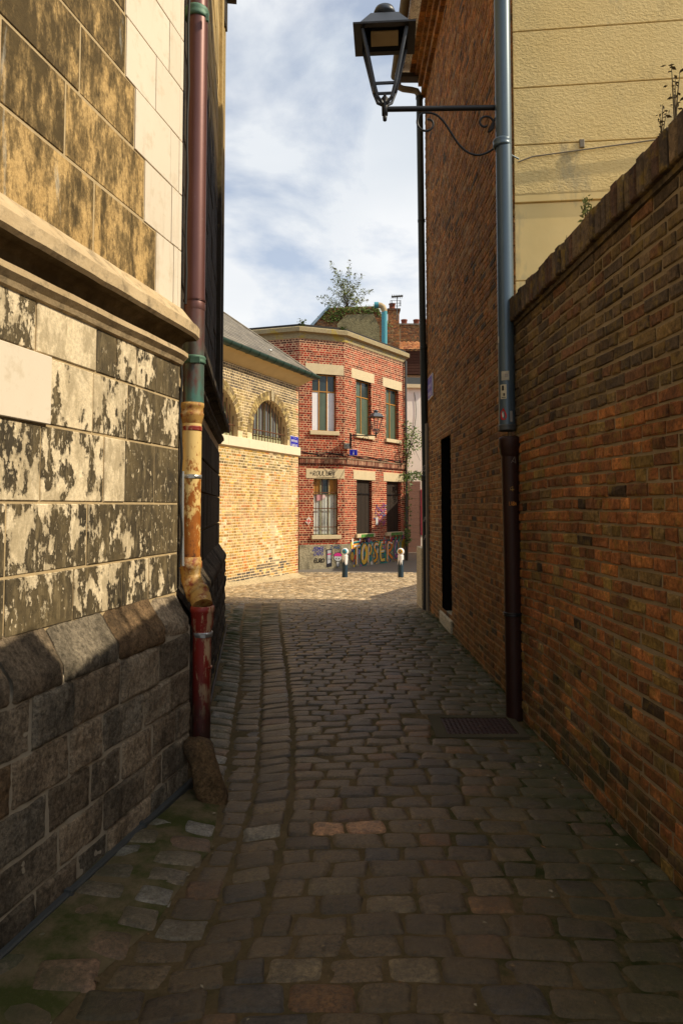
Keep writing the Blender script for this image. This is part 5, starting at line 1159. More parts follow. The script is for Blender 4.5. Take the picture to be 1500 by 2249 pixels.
pB = F4.p(5, 0); pA = F1.p(6, 0); mb.quad(Vector((pB.x, pB.y, GZ)), Vector((pA.x, pB.y, GZ)), Vector((pA.x, pB.y, zT)), Vector((pB.x, pB.y, zT))); mb.quad(Vector((pA.x, pB.y, GZ)), Vector((pA.x, pA.y, GZ)), Vector((pA.x, pA.y, zT)), Vector((pA.x, pB.y, zT)))
mb.build('mortar_wall', M['mortar_red'], RB)
# window reveals in brick: thin jamb bricks
for F, wins in ((F2, [W2u, W2g]), (F3, W3u + W3g)):
    for ua, ub, za, zb in wins:
        for uu, sg in ((ua, 1), (ub, -1)):
            z = za; mb = MB()
            while z < zb - .03:
                q = [(z + .004, -.19), (z + .064, -.19), (z + .064, -.003), (z + .004, -.003)]
                mb.add([F.p(uu + sg * .004, a, o) for a, o in q], [(0, 1, 2, 3)], pick(RP)); z += .074
            mb.build('jamb', M['brick_red'], RB)
for F, lns in ((F2, LN2), (F3, LN3)):
    for a, b, c_, d_ in lns: mb = MB(); slab(mb, F, a, b, c_, d_, -.19, .012, (1, 1, 1), 0, .004); mb.build('lintel', M['lintel'], RB)
for F, wins, zz_ in ((F2, [W2u], 0), (F2, [W2g], 1), (F3, W3u, 0), (F3, W3g, 1)):
    for ua, ub, za, zb in wins: mb = MB(); slab(mb, F, ua - .09, ub + .09, za - .13, za, -.17, .09, (1, 1, 1), 0, .008); s_ = mb.build('sill', M['lintel'], RB)
    if zz_ and F is F3:
        for ua, ub, za, zb in wins:
            mb = MB(); random.seed(int(ua * 10)); 
            for i in range(9): stroke(mb, F, [(ua - .02 + (ub - ua) * (.2 + i * .09), za - .12), (ua + .0 + (ub - ua) * (.22 + i * .09), za - .02)], .07, (.05, random.uniform(.2, .34), .04), .093)
            mb.build('green_spray', M['paint'], RB)
def sash(F, w_, cols, tz, mats, fr, recess=-.13, bars=False):
    ua, ub, za, zb = w_; fw = .035; 
    mb = MB(); slab(mb, F, ua, ub, za, zb, -.20, recess - .02); wn = mb.build('window', M['glass'], RB)
    mb = MB()
    for i in range(cols + 1): u = ua + (ub - ua) * i / cols; slab(mb, F, max(ua, u - fw / 2), min(ub, u + fw / 2), za, zb, recess - .02, recess + .015)
    for z in (za + fw / 2, tz, zb - fw / 2): slab(mb, F, ua, ub, z - fw / 2, z + fw / 2, recess - .021, recess + .013)
    mb.build('frame', fr, wn)
    for i in range(cols):
        for lo, hi, mt in ((za + fw, tz - fw / 2, mats[0][i % len(mats[0])]), (tz + fw / 2, zb - fw, mats[1][i % len(mats[1])])):
            a, b = ua + (ub - ua) * i / cols + fw / 2, ua + (ub - ua) * (i + 1) / cols - fw / 2; mb = MB(); slab(mb, F, a, b, lo, hi, recess - .019, recess - .008); mb.build('pane', M[mt], wn)
    return wn
sash(F2, W2u, 3, W2u[3] - .56, (('white_panel', 'glass_green', 'white_panel'), ('glass', 'glass', 'glass')), M['frame_orange'])
for w_ in W3u: sash(F3, w_, 2, w_[3] - .56, (('glass_green',), ('glass_green', 'glass')), M['frame_orange'])
wn = sash(F2, W2g, 3, W2g[3] - .52, (('glass_dusty', 'glass_dusty', 'glass_dusty'), ('frame_orange', 'glass', 'frame_orange')), M['frame_green'])
mb = MB(); ua, ub, za, zb = W2g
for i in range(4): u = ua + .1 + (ub - ua - .2) * i / 3; mb.tube([F2.p(u, za, -.07), F2.p(u, zb, -.07)], .013, 6)
for k in (.14, .47, .75): mb.tube([F2.p(ua, za + (zb - za) * k, -.07), F2.p(ub, za + (zb - za) * k, -.07)], .015, 6)
mb.build('bars', M['rust_bar'], wn)
mb = MB(); random.seed(3)
for i in range(5): u = ua + .25 + i * .06; stroke(mb, F2, [(u, za + .3), (u + .03, za + .95), (u + .06, za + .3)], .008, (.1, .1, .1), -.10)
mb.build('scribble', M['paint'], wn); mb = MB(); blob(mb, F2, [(ua + .14, zb - .72), (ua + .30, zb - .72), (ua + .30, zb - .52), (ua + .14, zb - .52)], (.60, .30, .33), -.10); mb.build('pink_sticker', M['paint'], wn); mb = MB(); blob(mb, F2, [(ua + .34, zb - .68), (ua + .46, zb - .6), (ua + .40, zb - .5), (ua + .33, zb - .55)], (.75, .55, .55), -.10)
mb.build('pink_sticker', M['paint'], wn); mb = MB()
for i in range(6): stroke(mb, F2, [(ub - .16, za + .55 + i * .09), (ub - .12, za + .60 + i * .09), (ub - .10, za + .55 + i * .09)], .008, (.08, .08, .1), -.10)
mb.build('scribble', M['paint'], wn)
for w_ in W3g:
    ua, ub, za, zb = w_; mb = MB(); n = 7
    for i in range(n): a = ua + (ub - ua) * i / n; slab(mb, F3, a + .003, a + (ub - ua) / n - .003, za, zb, -.19, -.11 + .004 * (i % 2), (1, 1, 1), 0, .003)
    sh = mb.build('shutter', M['dark_wood'], RB)
    mb = MB(); mb.add([F3.p(ua, za, -.18), F3.p(ub, za, -.18), F3.p(ub, zb, -.18), F3.p(ua, zb, -.18)], [(0, 1, 2, 3)]); slab(mb, F3, ua, ub, zb - .5, zb - .46, -.11, -.08); mb.build('rail', M['black_metal'], sh)
# string course with dentils
mb = MB()
for F, a, b in ((F1, 0, 3.4), (F2, 0, L2), (F3, 0, L3)):
    slab(mb, F, a - (.02 if F is not F3 else 0), b + .02, zStr + .075, zStr + .12, 0, .075, (.30, .20, .13)); slab(mb, F, a, b, zStr - .12, zStr - .085, 0, .04, (.10, .04, .03))
    u = a
    while u < b: slab(mb, F, u + .008, min(b, u + .062), zStr - .085, zStr + .075, 0, .055, pick([(.40, .20, .13), (.30, .12, .08), (.50, .30, .2)]), 0, .004); u += .07
mb.build('dentil_course', M['brick_red'], RB)
mb = MB()
for F, a, b in ((F1, 0, 3.4), (F2, 0, L2), (F3, 0, L3)): slab(mb, F, a, b, GZ - .1, zBase, -.05, .045 + (.003 if F is F2 else 0), (1, 1, 1), 0, .01)
bs = mb.build('base', M['concrete'], RB)
# coping
mb = MB(); cpp = [(-.25, zT - .01), (.02, zT), (.025, zT + .17), (.15, zT + .20), (.155, zT + .33), (.12, zT + .36), (-.25, zT + .36)]
m12 = ((F1.n + F2.n).to_2d() / (1 + F1.n.dot(F2.n))); m23 = ((F2.n + F3.n).to_2d() / (1 + F2.n.dot(F3.n))); m34 = ((F3.n + F4.n).to_2d() / (1 + F3.n.dot(F4.n)))
def lerp2(a, b, n): return [tuple(a.lerp(b, i / n)) for i in range(n)]
pp = lerp2(P0, P1, 6) + lerp2(P1, P2, 5) + lerp2(P2, P3, 8) + [tuple(P3), tuple(F4.p(5, 0).to_2d())]
nnn = [tuple(F1.n.to_2d())] * 6 + [tuple(m12)] + [tuple(F2.n.to_2d())] * 4 + [tuple(m23)] + [tuple(F3.n.to_2d())] * 7 + [tuple(m34), tuple(F4.n.to_2d())]
sweep(mb, pp, nnn, cpp, caps=False); mb.build('coping', M['lichen'], RB)
mb = MB(); sweep(mb, pp, nnn, [(.02, zT + .36), (.02, zT + .46), (-.2, zT + .47), (-.2, zT + .3)], caps=False); mb.build('flashing', M['black_felt'], RB)
mb = MB(); rp = [tuple(P0 - F1.n.to_2d() * .1), tuple(P1 - F1.n.to_2d() * .1), tuple(P2 - F2.n.to_2d() * .1), tuple(P3 - F3.n.to_2d() * .1), tuple(F4.p(5, 0, -.1).to_2d()), (pA.x, pB.y - .1)]
mb.prism(rp, zT + .1, zT + .2); mb.build('flat_roof', M['black_felt'], RB)
mb = MB(); p = F3.p(L3 - .10, 0, .08); mb.tube([(p.x, p.y, GZ), (p.x, p.y, zT + .05)], .045, 12)
dpp = mb.build('rain_pipe', M['lead'], RB)
# wires along the string course
mb = MB(); random.seed(8)
for k in range(3):
    pts = [F2.p(u, zStr + .20 + .03 * k + .025 * math.sin(u * 7 + k) , .06 + .01 * k) for u in np.linspace(.0, L2, 14)] + [F3.p(u, zStr + .17 + .025 * k - .02 * u / 4 + .02 * math.sin(u * 5 + k), .06 + .01 * k) for u in np.linspace(.05, L3, 26)]
    mb.tube(pts, .012, 6)
tag(mb.build('facade_cables', M['cable']), 'bundle of black cables slung along the string course of the red brick building', 'cable')
# graffiti
random.seed(77); mb = MB(); blk = (.02, .018, .016)
a, b, c_, d_ = LN2[1]; scrawl(mb, F2, '=ROULUR=', a + .12, c_ + .09, .16, .085, .017, blk, .016, .15, .32)
stroke(mb, F2, [(a + .35, c_ + .05), (a + .9, c_ + .03), (a + 1.05, c_ + .06)], .012, blk, .016, 1); stroke(mb, F2, [(b + .0, c_ + .30), (b - .2, c_ - .04)], .012, (.10, .05, .035), .016)
mb.build('lettering', M['paint'], RB)
mb = MB(); blu = (.035, .045, .34); off = .051
def hz_(x, y_): return F2.hit(x, y_, off)
def sc2(txt, x, y_, hpx, wpx, lw, c, slant=.15, gap=.25):
    u, z = hz_(x, y_); u2, z2 = hz_(x + wpx, y_ - hpx); scrawl(mb, F2, txt, u, z, z2 - z, u2 - u, lw, c, off, slant, gap)
sc2('JSOMEK.', 686, 1210, 9, 3.4, .018, blu); sc2('D0G', 690, 1220, 9, 5.5, .018, blu); sc2('EURO', 690, 1236, 9, 5, .032, blk, .1, .1); sc2('ZAR', 724, 1206, 8, 6.5, .02, (.03, .08, .22))
# framed sticker face + capped figure (generic)
def poly2(pts, c): blob(mb, F2, [hz_(x, y_) for x, y_ in pts], c, off)
poly2([(716, 1207), (729, 1206), (729, 1244), (717, 1246)], (.02, .02, .03)); poly2([(719, 1209), (727, 1208), (726, 1236), (719, 1238)], (.50, .52, .58)); poly2([(719, 1216), (727, 1215), (727, 1218), (719, 1219)], (.6, .05, .2))
for x in (721, 725): poly2([(x, 1227), (x + 1.6, 1227), (x + 1.6, 1229.5), (x, 1229.5)], (.02, .02, .02))
el = lambda cx, cy, rx, ry, n=14, a0=0, a1=360: [(cx + rx * math.cos(R(a0 + (a1 - a0) * i / n)), cy - ry * math.sin(R(a0 + (a1 - a0) * i / n))) for i in range(n + (0 if a1 - a0 == 360 else 1))]
poly2(el(742, 1225, 9.2, 8.2), (.03, .03, .03)); poly2(el(742, 1225, 8.2, 7.3), (.55, .57, .60)); poly2(el(742, 1221, 9.5, 8, a0=-8, a1=188), (.03, .02, .03)); poly2(el(742, 1221, 8.6, 7, a0=-5, a1=185), (.62, .03, .25)); poly2(el(748, 1211, 2, 2), (.1, .1, .1))
poly2([(738, 1233), (746, 1233), (745, 1245), (739, 1245)], (.05, .05, .05)); poly2([(739.5, 1234), (744.5, 1234), (744, 1244), (740, 1244)], (.58, .6, .62))
for x in (738.5, 744): poly2(el(x, 1227, 1.3, 1.8, 8), (.03, .03, .03))
mb.build('graffiti', M['paint'], bs)
# big bubble piece on the long base
M['concrete2'] = None
mb = MB(); hh = lambda x, y_: F3.hit(x, y_, off)
def st3(pts, w_, c, sm=1): stroke(mb, F3, [hh(x, y_) for x, y_ in pts], w_, c, off, sm)
def yb(x, t): # t 0 bottom .. 1 top of base at pixel column x
    top_ = 1190 - (x - 770) * .125; bot = 1253 - (x - 770) * .19; return bot + (top_ - bot) * t
letters = [('T', 776, 17), ('O', 795, 12), ('P', 808, 10), ('S', 820, 12), ('E', 835, 12), ('R', 850, 14), ('O', 867, 9)]
fills = [(.85, .40, .03), (.95, .60, .08), (.80, .48, .10), (.88, .42, .04), (.92, .64, .12), (.85, .28, .04), (.40, .12, .30)]
for _ in range(150):
    x = random.uniform(771, 886); t_ = random.uniform(.04, .92); c = random.choice([(.04, .30, .32), (.85, .42, .04), (.75, .08, .04), (.9, .88, .8), (.05, .08, .30), (.9, .65, .08), (.06, .40, .25), (.45, .15, .4), (.02, .02, .05)])
    st3([(x, yb(x, t_)), (x + random.uniform(-2, 3), yb(x, t_ + random.uniform(.08, .25)))], random.uniform(.03, .10), c, 0)
for rnd_, (wd, cs_) in enumerate(((.26, (.03, .34, .32)), (.205, (.015, .02, .07)), (.135, None), (.05, (.90, .88, .80)))):
    for (ch, x, w_), fc in zip(letters, fills):
        for st in GL[ch]:
            pts = [(x + a * w_ * .8 + (1.2 if rnd_ == 3 else 0), yb(x + a * w_, .17 + b * .66)) for a, b in st]; cc_ = cs_ or fc
            if rnd_ == 3: pts = pts[:max(2, len(pts) // 2)]
            sc_ = wd * (.8 if x > 800 else 1.0) * (1.15 if x < 800 else 1); st3(pts, sc_, cc_)
for (x, t, c) in ((779, .45, (.65, .05, .03)), (788, .6, (.35, .32, .6)), (800, .5, (.05, .35, .3)), (814, .3, (.06, .30, .32)), (828, .55, (.70, .64, .5)), (842, .85, (.62, .04, .03)), (858, .9, (.62, .06, .03)), (846, .3, (.05, .4, .2)), (833, .8, (.05, .42, .22)), (872, .35, (.25, .05, .2))):
    st3([(x, yb(x, t - .08)), (x + 1.5, yb(x, t + .08))], .10, c, 0)
for i, c in enumerate(((.04, .22, .30), (.55, .42, .03), (.03, .25, .33), (.50, .36, .02), (.05, .05, .06))):
    x = 868 + i * 4.5; st3([(x, yb(x, .35)), (x + 2, yb(x, .9)), (x + 4, yb(x, .45)), (x + 6, yb(x, .85))], .035 if i != 3 else .12, c)
for i in range(4): x = 770 + i * .5; st3(el(773, 1222, 3.2 - .5 * i, 9 - 1.5 * i) + [el(773, 1222, 3.2 - .5 * i, 9 - 1.5 * i)[0]], .07, [(.02, .05, .12), (.6, .3, .03), (.65, .35, .05), (.7, .45, .1)][i], 0)
st3([(785, yb(785, .02)), (815, yb(815, .0)), (850, yb(850, .06))], .06, (.03, .28, .26)); mb.build('graffiti', M['paint'], bs)
mb = MB(); off = .012; random.seed(15)
for i in range(34):
    x, y_ = random.uniform(825, 846), random.uniform(1112, 1150); u, z = F3.hit(x, y_, off); c = random.choice([(.30, .04, .22), (.05, .12, .35), (.12, .05, .25), (.35, .08, .3)])
    stroke(mb, F3, [(u, z), (u + random.uniform(-.15, .15), z + random.uniform(-.15, .15)), (u + random.uniform(-.2, .2), z + random.uniform(-.1, .1))], .022, c, off, 1)
u, z = F3.hit(825, 1144, off); blob(mb, F3, [(u, z - .14), (u + .13, z - .14), (u + .13, z + .12), (u, z + .12)], (.55, .58, .6), off)
mb.build('graffiti', M['paint'], RB)
mb = MB(); uc, zc = F2.hit(677.5, 1144, .012); blob(mb, F2, [(uc - .12, zc - .02), (uc, zc - .13), (uc + .11, zc), (uc + .02, zc + .14)], (.72, .68, .62), .012)
stroke(mb, F2, [(uc - .13, zc), (uc + .12, zc - .01)], .035, (.60, .02, .02), .013); stroke(mb, F2, [(uc + .01, zc + .06), (uc - .01, zc - .1)], .03, (.60, .02, .02), .013)
tag(mb.build('paste_up', M['paint']), 'white diamond-shaped paste-up with red cross left of the barred ground-floor window', 'sticker')
# far lantern + sign
Fm = Fr((P2.x + .13, P2.y - .32), (1, -.12), (0, -1)); mz = Fm.hit(770, 957)[1]; ue = Fm.U(826)
um = Fm.U(770)
lantern('wall_lantern', 'small distant black lantern on the corner of the red brick building', (ue, mz), Fm, um, s=.98, rot=R(25), mast=.42, group='wall lanterns')
mb = MB(); 
Fs = Fr((P2.x, P2.y - .08), (1, .15), (0, -1)); su, sz = Fs.hit(776, 994)
street_sign(Fs, su, sz, .27, .20, [('- -', .07, .04), ('8', .09, -.035)], 'small blue plate under the distant lantern on the red brick corner')
mb = MB(); mb.prism([(P2.x - .02, P2.y - .05), (P2.x + .2, P2.y - .03), (P2.x + .2, P2.y + .1), (P2.x - .02, P2.y + .05)], mz - .40, mz - .22); mb.box((P2.x + .02, P2.y - .34, mz - .3), (P2.x + .06, P2.y, mz - .26)); mb.box((P2.x + .02, P2.y - .34, mz - .12), (P2.x + .06, P2.y, mz - .08)); tag(mb.build('junction_box', M['steel']), 'grey junction box with brackets behind the distant lantern mast', 'box')
u_s, z_s = FT.hit(944, 850, .03)
street_sign(FT, u_s, z_s, .50, .36, [('- -- ---- --', .05, .12), ('PETITE RUE', .085, .01), ('SAINT-LEU', .085, -.11)], 'dark blue street sign seen edge-on high on the far end of the tall brick wall')

# ------------------------------------------------------------------ bollards
random.seed(51)
def bollard(px, pyb, iris, label):
    Yb = 19.5; zg = gbase(Yb); p = at(px, pyb, Yb); t = thing('bollard', label, 'bollard', (p.x, Yb, zg), 'eyeball bollards')
    r = .08; hb = .50; ht = .62
    mb = MB(); mb.lathe((p.x, Yb, zg), [(r, -.03), (r, hb + .1)], 20); mb.build('post', M['dark_blue'], t)
    mb = MB(); n = 20; vs = []
    for k in range(n): a = 2 * math.pi * k / n; dz = random.choice((0, -.05, -.1, -.16, .02)) ; vs.append((p.x + (r + .004) * math.cos(a), Yb + (r + .004) * math.sin(a), zg + hb + dz))
    for k in range(n): a = 2 * math.pi * k / n; vs.append((p.x + (r + .004) * math.cos(a), Yb + (r + .004) * math.sin(a), zg + ht))
    for k in range(n): a = 2 * math.pi * k / n; vs.append((p.x + (r * .6) * math.cos(a), Yb + (r * .6) * math.sin(a), zg + ht + .025))
    mb.add(vs, [(k, (k + 1) % n, n + (k + 1) % n, n + k) for k in range(n)] + [(n + k, n + (k + 1) % n, 2 * n + (k + 1) % n, 2 * n + k) for k in range(n)], smooth=False); mb.build('white_paint', M['white_en'], t)
    mb = MB(); c = Vector((p.x, Yb, zg + ht + .105)); mb.sphere(tuple(c), .103, 14); ball = mb.build('eyeball', M['white_en'], t)
    look = (Vector((0, 0, EYE)) - c).normalized(); look = (look + Vector((-.12, 0, .10))).normalized(); a = look.orthogonal().normalized(); b = look.cross(a)
    mb = MB()
    for rad, cc_ in ((.078, (.01, .02, .03)), (.068, iris), (.034, (.005, .005, .005)), (.010, (.8, .8, .8))):
        LAY[0] += .0002; n = 20; R_ = .1035 + (.0035 * (.078 - rad) / .05)
        vs = [c + look * R_ * 1.002]
        for m__ in range(1, 5):
            th = rad / .103 * m__ / 4; vs += [c + (look * math.cos(th) + (a * math.cos(k * 2 * math.pi / n) + b * math.sin(k * 2 * math.pi / n)) * math.sin(th)) * R_ for k in range(n)]
        fs = [(0, 1 + k, 1 + (k + 1) % n) for k in range(n)] + [(1 + m__ * n + k, 1 + m__ * n + (k + 1) % n, 1 + (m__ + 1) * n + (k + 1) % n, 1 + (m__ + 1) * n + k) for m__ in range(3) for k in range(n)]
        mb.add(vs, fs, cc_, 0, True)
    mb.build('iris', M['paint'], ball)
M['dark_blue'] = simple('dark blue bollard paint', (.018, .045, .075), .5, .4, .1, .3, 9, .1)
bollard(757.5, 1267, (.05, .40, .62), 'bollard topped with a white eyeball with blue iris')
bollard(880, 1269, (.62, .33, .03), 'bollard topped with a white eyeball with amber iris')

# ------------------------------------------------------------------ behind the red building
random.seed(61)
YG = 31.0; FGb = Fr((0, YG), (1, 0), (0, -1)); q = lambda x, y_: FGb.hit(x, y_)
GH = thing('rear_gable_house', 'old brick gable with cement-rendered patch rising behind the red building', 'house', (0, 32, 0))
pz_ = [q(640, 770), q(680, 716), q(726, 674), q(822, 672), q(868, 712), q(872, 800)]
gp_ = [(q(560, 800)[0], 3)] + [q(722, 676), q(828, 672), q(838, 690), q(862, 718)] + [(q(866, 800)[0], 3)]
gp_[0] = (q(640, 800)[0], 3); gp_.insert(1, q(655, 738))
def topf(u):
    for (a, za), (b, zb) in zip(gp_[1:], gp_[2:]):
        if a <= u <= b: return za + (zb - za) * (u - a) / (b - a)
    return gp_[1][1] if u < gp_[1][0] else gp_[-2][1]
GP = [(.30, .12, .055), (.22, .09, .045), (.36, .15, .06), (.16, .08, .05), (.27, .16, .08)]
mb = MB(); bricks(mb, FGb, gp_[0][0], gp_[-1][0], 6.5, 11, GP, None, bw=.22, bh=.065, jt=.018, proud=.008, top=topf, colf=None, jit=.005); mb.build('brickwork', M['brick_tan'] if False else M['brick_tall'], GH)
mb = MB(); gq = [(gp_[0][0], 0)] + gp_[1:-1] + [(gp_[-1][0], 0)]; n = len(gq); mb.add([FGb.p(u, z, 0) for u, z in gq] + [FGb.p(u, z - 0, -5) for u, z in gq], [tuple(range(n))] + [(i, (i + 1) % n, n + (i + 1) % n, n + i) for i in range(n)] + [tuple(range(n, 2 * n))[::-1]]); mb.build('wall', M['mortar_tall'], GH)
mb = MB(); rq = [q(738, 780), q(741, 712), q(760, 693), q(820, 690), q(833, 720), q(834, 780)]; n = len(rq); mb.add([FGb.p(u, z, 0) for u, z in rq] + [FGb.p(u, z, .10) for u, z in rq], [tuple(range(n, 2 * n))] + [(i, (i + 1) % n, n + (i + 1) % n, n + i) for i in range(n)]); mb.build('rendered_breast', M['render_old'], GH)
mb = MB(); a, b = q(668, 738), q(724, 676); 
for k in (0,): mb.add([FGb.p(a[0] - .1, a[1] - .1, .10), FGb.p(b[0], b[1] - .02, .10), FGb.p(b[0], b[1] + .15, .10), FGb.p(a[0] - .1, a[1] + .08, .10), FGb.p(a[0] - .1, a[1] - .1, -5), FGb.p(b[0], b[1] - .02, -5), FGb.p(b[0], b[1] + .15, -5), FGb.p(a[0] - .1, a[1] + .08, -5)], [(0, 1, 2, 3), (3, 2, 6, 7), (0, 4, 5, 1), (0, 3, 7, 4)])
mb.build('verge_board', M['pale_tin'], GH)
LT = thing('orange_tiled_roof', 'sliver of orange clay tile roof behind the slate roof of the yellow brick building', 'roof', (-3.5, 27, 0))
Fo = Fr((0, 27), (1, 0), (0, -1)); mb = MB(); ga_, gb_ = Fo.hit(512, 722), Fo.hit(545, 722); zt_o = Fo.hit(520, 711)[1]
slab(mb, Fo, ga_[0] - 2, gb_[0], -.5, gb_[1] - .15, -3, 0); mb.build('wall', M['mortar_tall'], LT); mb = MB()
for k in range(5):
    u = ga_[0] - 2
    while u < gb_[0]:
        zz0 = lambda uu: zt_o - (.26 * max(0, (uu - ga_[0]) / (gb_[0] - ga_[0]))) - k * .10
        vs = []
        for i in range(5): uu = u + .2 * i / 4; vs += [Fo.p(uu, zz0(u) + .04 * math.sin(math.pi * i / 4), -k * -.10 - .5), Fo.p(uu, zz0(u) - .12 + .04 * math.sin(math.pi * i / 4), -k * -.10 - .36)]
        mb.add(vs, [(2 * i, 2 * i + 2, 2 * i + 3, 2 * i + 1) for i in range(4)], pick([(.48, .17, .06), (.55, .22, .08), (.36, .13, .06)]), 0, True); u += .2
mb.build('tiles', M['tile'], LT)
# climbing scrub on the gable top
def scatter(mb, F, poly, n, leaf, dep, cr_=(.6, 1.3)):
    xs_ = [p[0] for p in poly]; ys_ = [p[1] for p in poly]
    for _ in range(n):
        for tr in range(20):
            x, y_ = random.uniform(min(xs_), max(xs_)), random.uniform(min(ys_), max(ys_)); ins = False
            for (ax, ay), (bx, by) in zip(poly, poly[1:] + poly[:1]):
                if (ay > y_) != (by > y_) and x < (bx - ax) * (y_ - ay) / (by - ay) + ax: ins = not ins
            if ins: break
        u, z = F.hit(x, y_); p = F.p(u, z, random.uniform(.01, dep)); d = Vector((random.uniform(-1, 1), random.uniform(-1, .3), random.uniform(-.8, .8))).normalized(); sd = d.orthogonal().normalized(); l = leaf * random.uniform(.5, 1.2)
        mb.add([p, p + d * l * .5 + sd * l * .3, p + d * l, p + d * l * .5 - sd * l * .3], [(0, 1, 2, 3)], (random.uniform(*cr_),) * 3)
mb = MB(); scatter(mb, FGb, [(722, 676), (828, 672), (845, 700), (862, 720), (840, 705), (825, 690), (760, 690), (745, 706), (726, 712), (705, 700)], 900, .10, .14); mb.build('creeper', M['ivy'], GH)
# buddleia on top
def bush(name, label, base_px, tips, F, leaf, per, mat='leaf', cat='bush'):
    bu, bz = F.hit(*base_px); b0 = F.p(bu, bz, -.3); t = thing(name, label, cat, tuple(b0)); ms, ml = MB(), MB()
    for (x, y_) in tips:
        u, z = F.hit(x, y_); p1 = F.p(u, z, random.uniform(-.9, .7)); ctrl = b0.lerp(p1, .5) + Vector((0, 0, (p1.z - b0.z) * .12)); pts = [b0 + Vector((random.uniform(-.12, .12), 0, 0))]
        for k in range(1, 9): f = k / 8; pts.append((b0 * (1 - f) ** 2 + ctrl * 2 * f * (1 - f) + p1 * f ** 2) + Vector((random.uniform(-.03, .03),) * 3))
        if y_ > 600: pts[-1] += Vector((0, 0, -.03))
        ms.tube(pts, [.013 - .0012 * i for i in range(9)], 5)
        L = (p1 - b0).length
        for _ in range(int(per * (.6 + L * .35))):
            f = random.uniform(.22, 1) ** .8; k = min(7, int(f * 8)); p = pts[k].lerp(pts[k + 1], f * 8 - k); d = Vector((random.uniform(-1, 1), random.uniform(-1, 1), random.uniform(-.6, .9))).normalized(); l = leaf * random.uniform(.5, 1.15) * (1.1 - .3 * f); p += d * .04; sd = d.cross(Vector((random.uniform(-1, 1), random.uniform(-1, 1), 1))).normalized()
            ml.add([p, p + d * l * .45 + sd * l * .16, p + d * l + Vector((0, 0, -l * .2)), p + d * l * .45 - sd * l * .16], [(0, 1, 2, 3)], (random.uniform(.5, 1.35),) * 3)
        if random.random() < .8: 
            for _ in range(5): d = Vector((random.uniform(-1, 1), random.uniform(-1, 1), random.uniform(-.8, .2))) * .06; ml.add([p1, p1 + d, p1 + d * 1.4 + Vector((0, 0, .04)), p1 + Vector((0, 0, .05))], [(0, 1, 2, 3)], (.4, .3, .2))
    ms.build('stems', M['stem'], t); ml.build('leaves', M[mat], t); return t
random.seed(62)
tips = [(728, 585), (736, 598), (768, 583), (795, 603), (817, 634), (808, 650), (697, 655), (712, 642), (722, 625), (745, 610), (757, 604), (780, 612), (788, 625), (762, 595), (752, 628), (775, 632), (800, 640), (742, 640), (720, 655), (765, 620), (730, 612), (785, 648), (748, 590), (706, 660), (797, 655), (758, 640), (770, 608)]
bush('buddleia_bush', 'leafy bush sprouting from the top of the rear gable against the sky', (762, 674), tips, FGb, .17, 52)
# teal vent pipe
Fv = Fr((0, 29.5), (1, 0), (0, -1)); v = lambda x, y_: Fv.p(*Fv.hit(x, y_), 0)
VP = thing('vent_pipe', 'teal blue vent pipe with sand coloured elbow above the red building roof', 'vent pipe', tuple(v(844, 760)))
mb = MB(); mb.tube([v(844, 775), v(844, 684)], .125, 18); mb.build('riser', M['teal'], VP)
mb = MB(); c0 = v(844, 684); c1 = v(828, 670); mb.tube([v(844, 686), v(843.5, 680), v(841, 674.5), v(836, 671), v(830, 670)], .125, 18); mb.build('elbow', M['tan_plastic'], VP)
mb = MB(); mb.tube([v(831, 670), v(822, 670)], .135, 18); mb.build('outlet', M['teal'], VP)
# brick chimney + pots + antenna, second chimney house
CH = thing('chimney_stack', 'brick chimney stack with pot, right of the teal vent pipe', 'chimney', tuple(v(866, 760)))
Fc = Fr((0, 33), (1, 0), (0, -1)); g = lambda x, y_: Fc.hit(x, y_)
def chimney(x0, x1, yt, yb_, parent, F, dep=.6):
    ua, zt_ = F.hit(x0, yt); ub, zb_ = F.hit(x1, yb_); mb = MB(); slab(mb, F, ua, ub, zb_, zt_, -dep, 0, (1, 1, 1)); mb.build('mortar_core', M['mortar_tall'], parent)
    mb = MB(); bricks(mb, F, ua, ub, zb_, zt_, GP, None, bw=.2, bh=.065, jt=.015, jit=.004); slab(mb, F, ua - .06, ub + .06, zt_, zt_ + .1, -dep - .05, .05, (.12, .07, .05)); mb.build('brickwork', M['brick_tall'], parent)
chimney(853, 877, 682, 780, CH, Fc)
mb = MB(); p = Fc.p(*g(862, 682), -.3); mb.lathe((p.x, p.y, p.z), [(.20, 0), (.20, .1), (.15, .14), (.14, .35), (.17, .37), (.17, .42), (.13, .42)], 16); mb.build('chimney_pot', M['pot'], CH)
AT = thing('tv_antenna', 'rooftop television aerial on a thin pole beside the chimney stack', 'antenna', tuple(Fc.p(*g(871, 700), .1)))
b_ = lambda x, y_, o=.15: Fc.p(*g(x, y_), o)
mb = MB(); mb.tube([b_(871, 705), b_(871.5, 652)], .02, 8); mb.build('pole', M['lead'], AT)
mb = MB(); mb.tube([b_(859, 654), b_(884, 652)], .045, 6); 
for i in range(7): x = 860 + i * 3.7; mb.tube([b_(x, 653.5, -.15), b_(x, 653.5, .45)], .012, 5)
mb.build('boom', M['lead'], AT)
mb = MB()
for x in (857, 860, 877, 879): mb.tube([b_(x, 662), b_(x, 674)], .014, 5)
for y_ in (662, 668, 674): mb.tube([b_(857, y_), b_(880, y_)], .010, 5)
mb.build('reflector', M['black_metal'], AT)
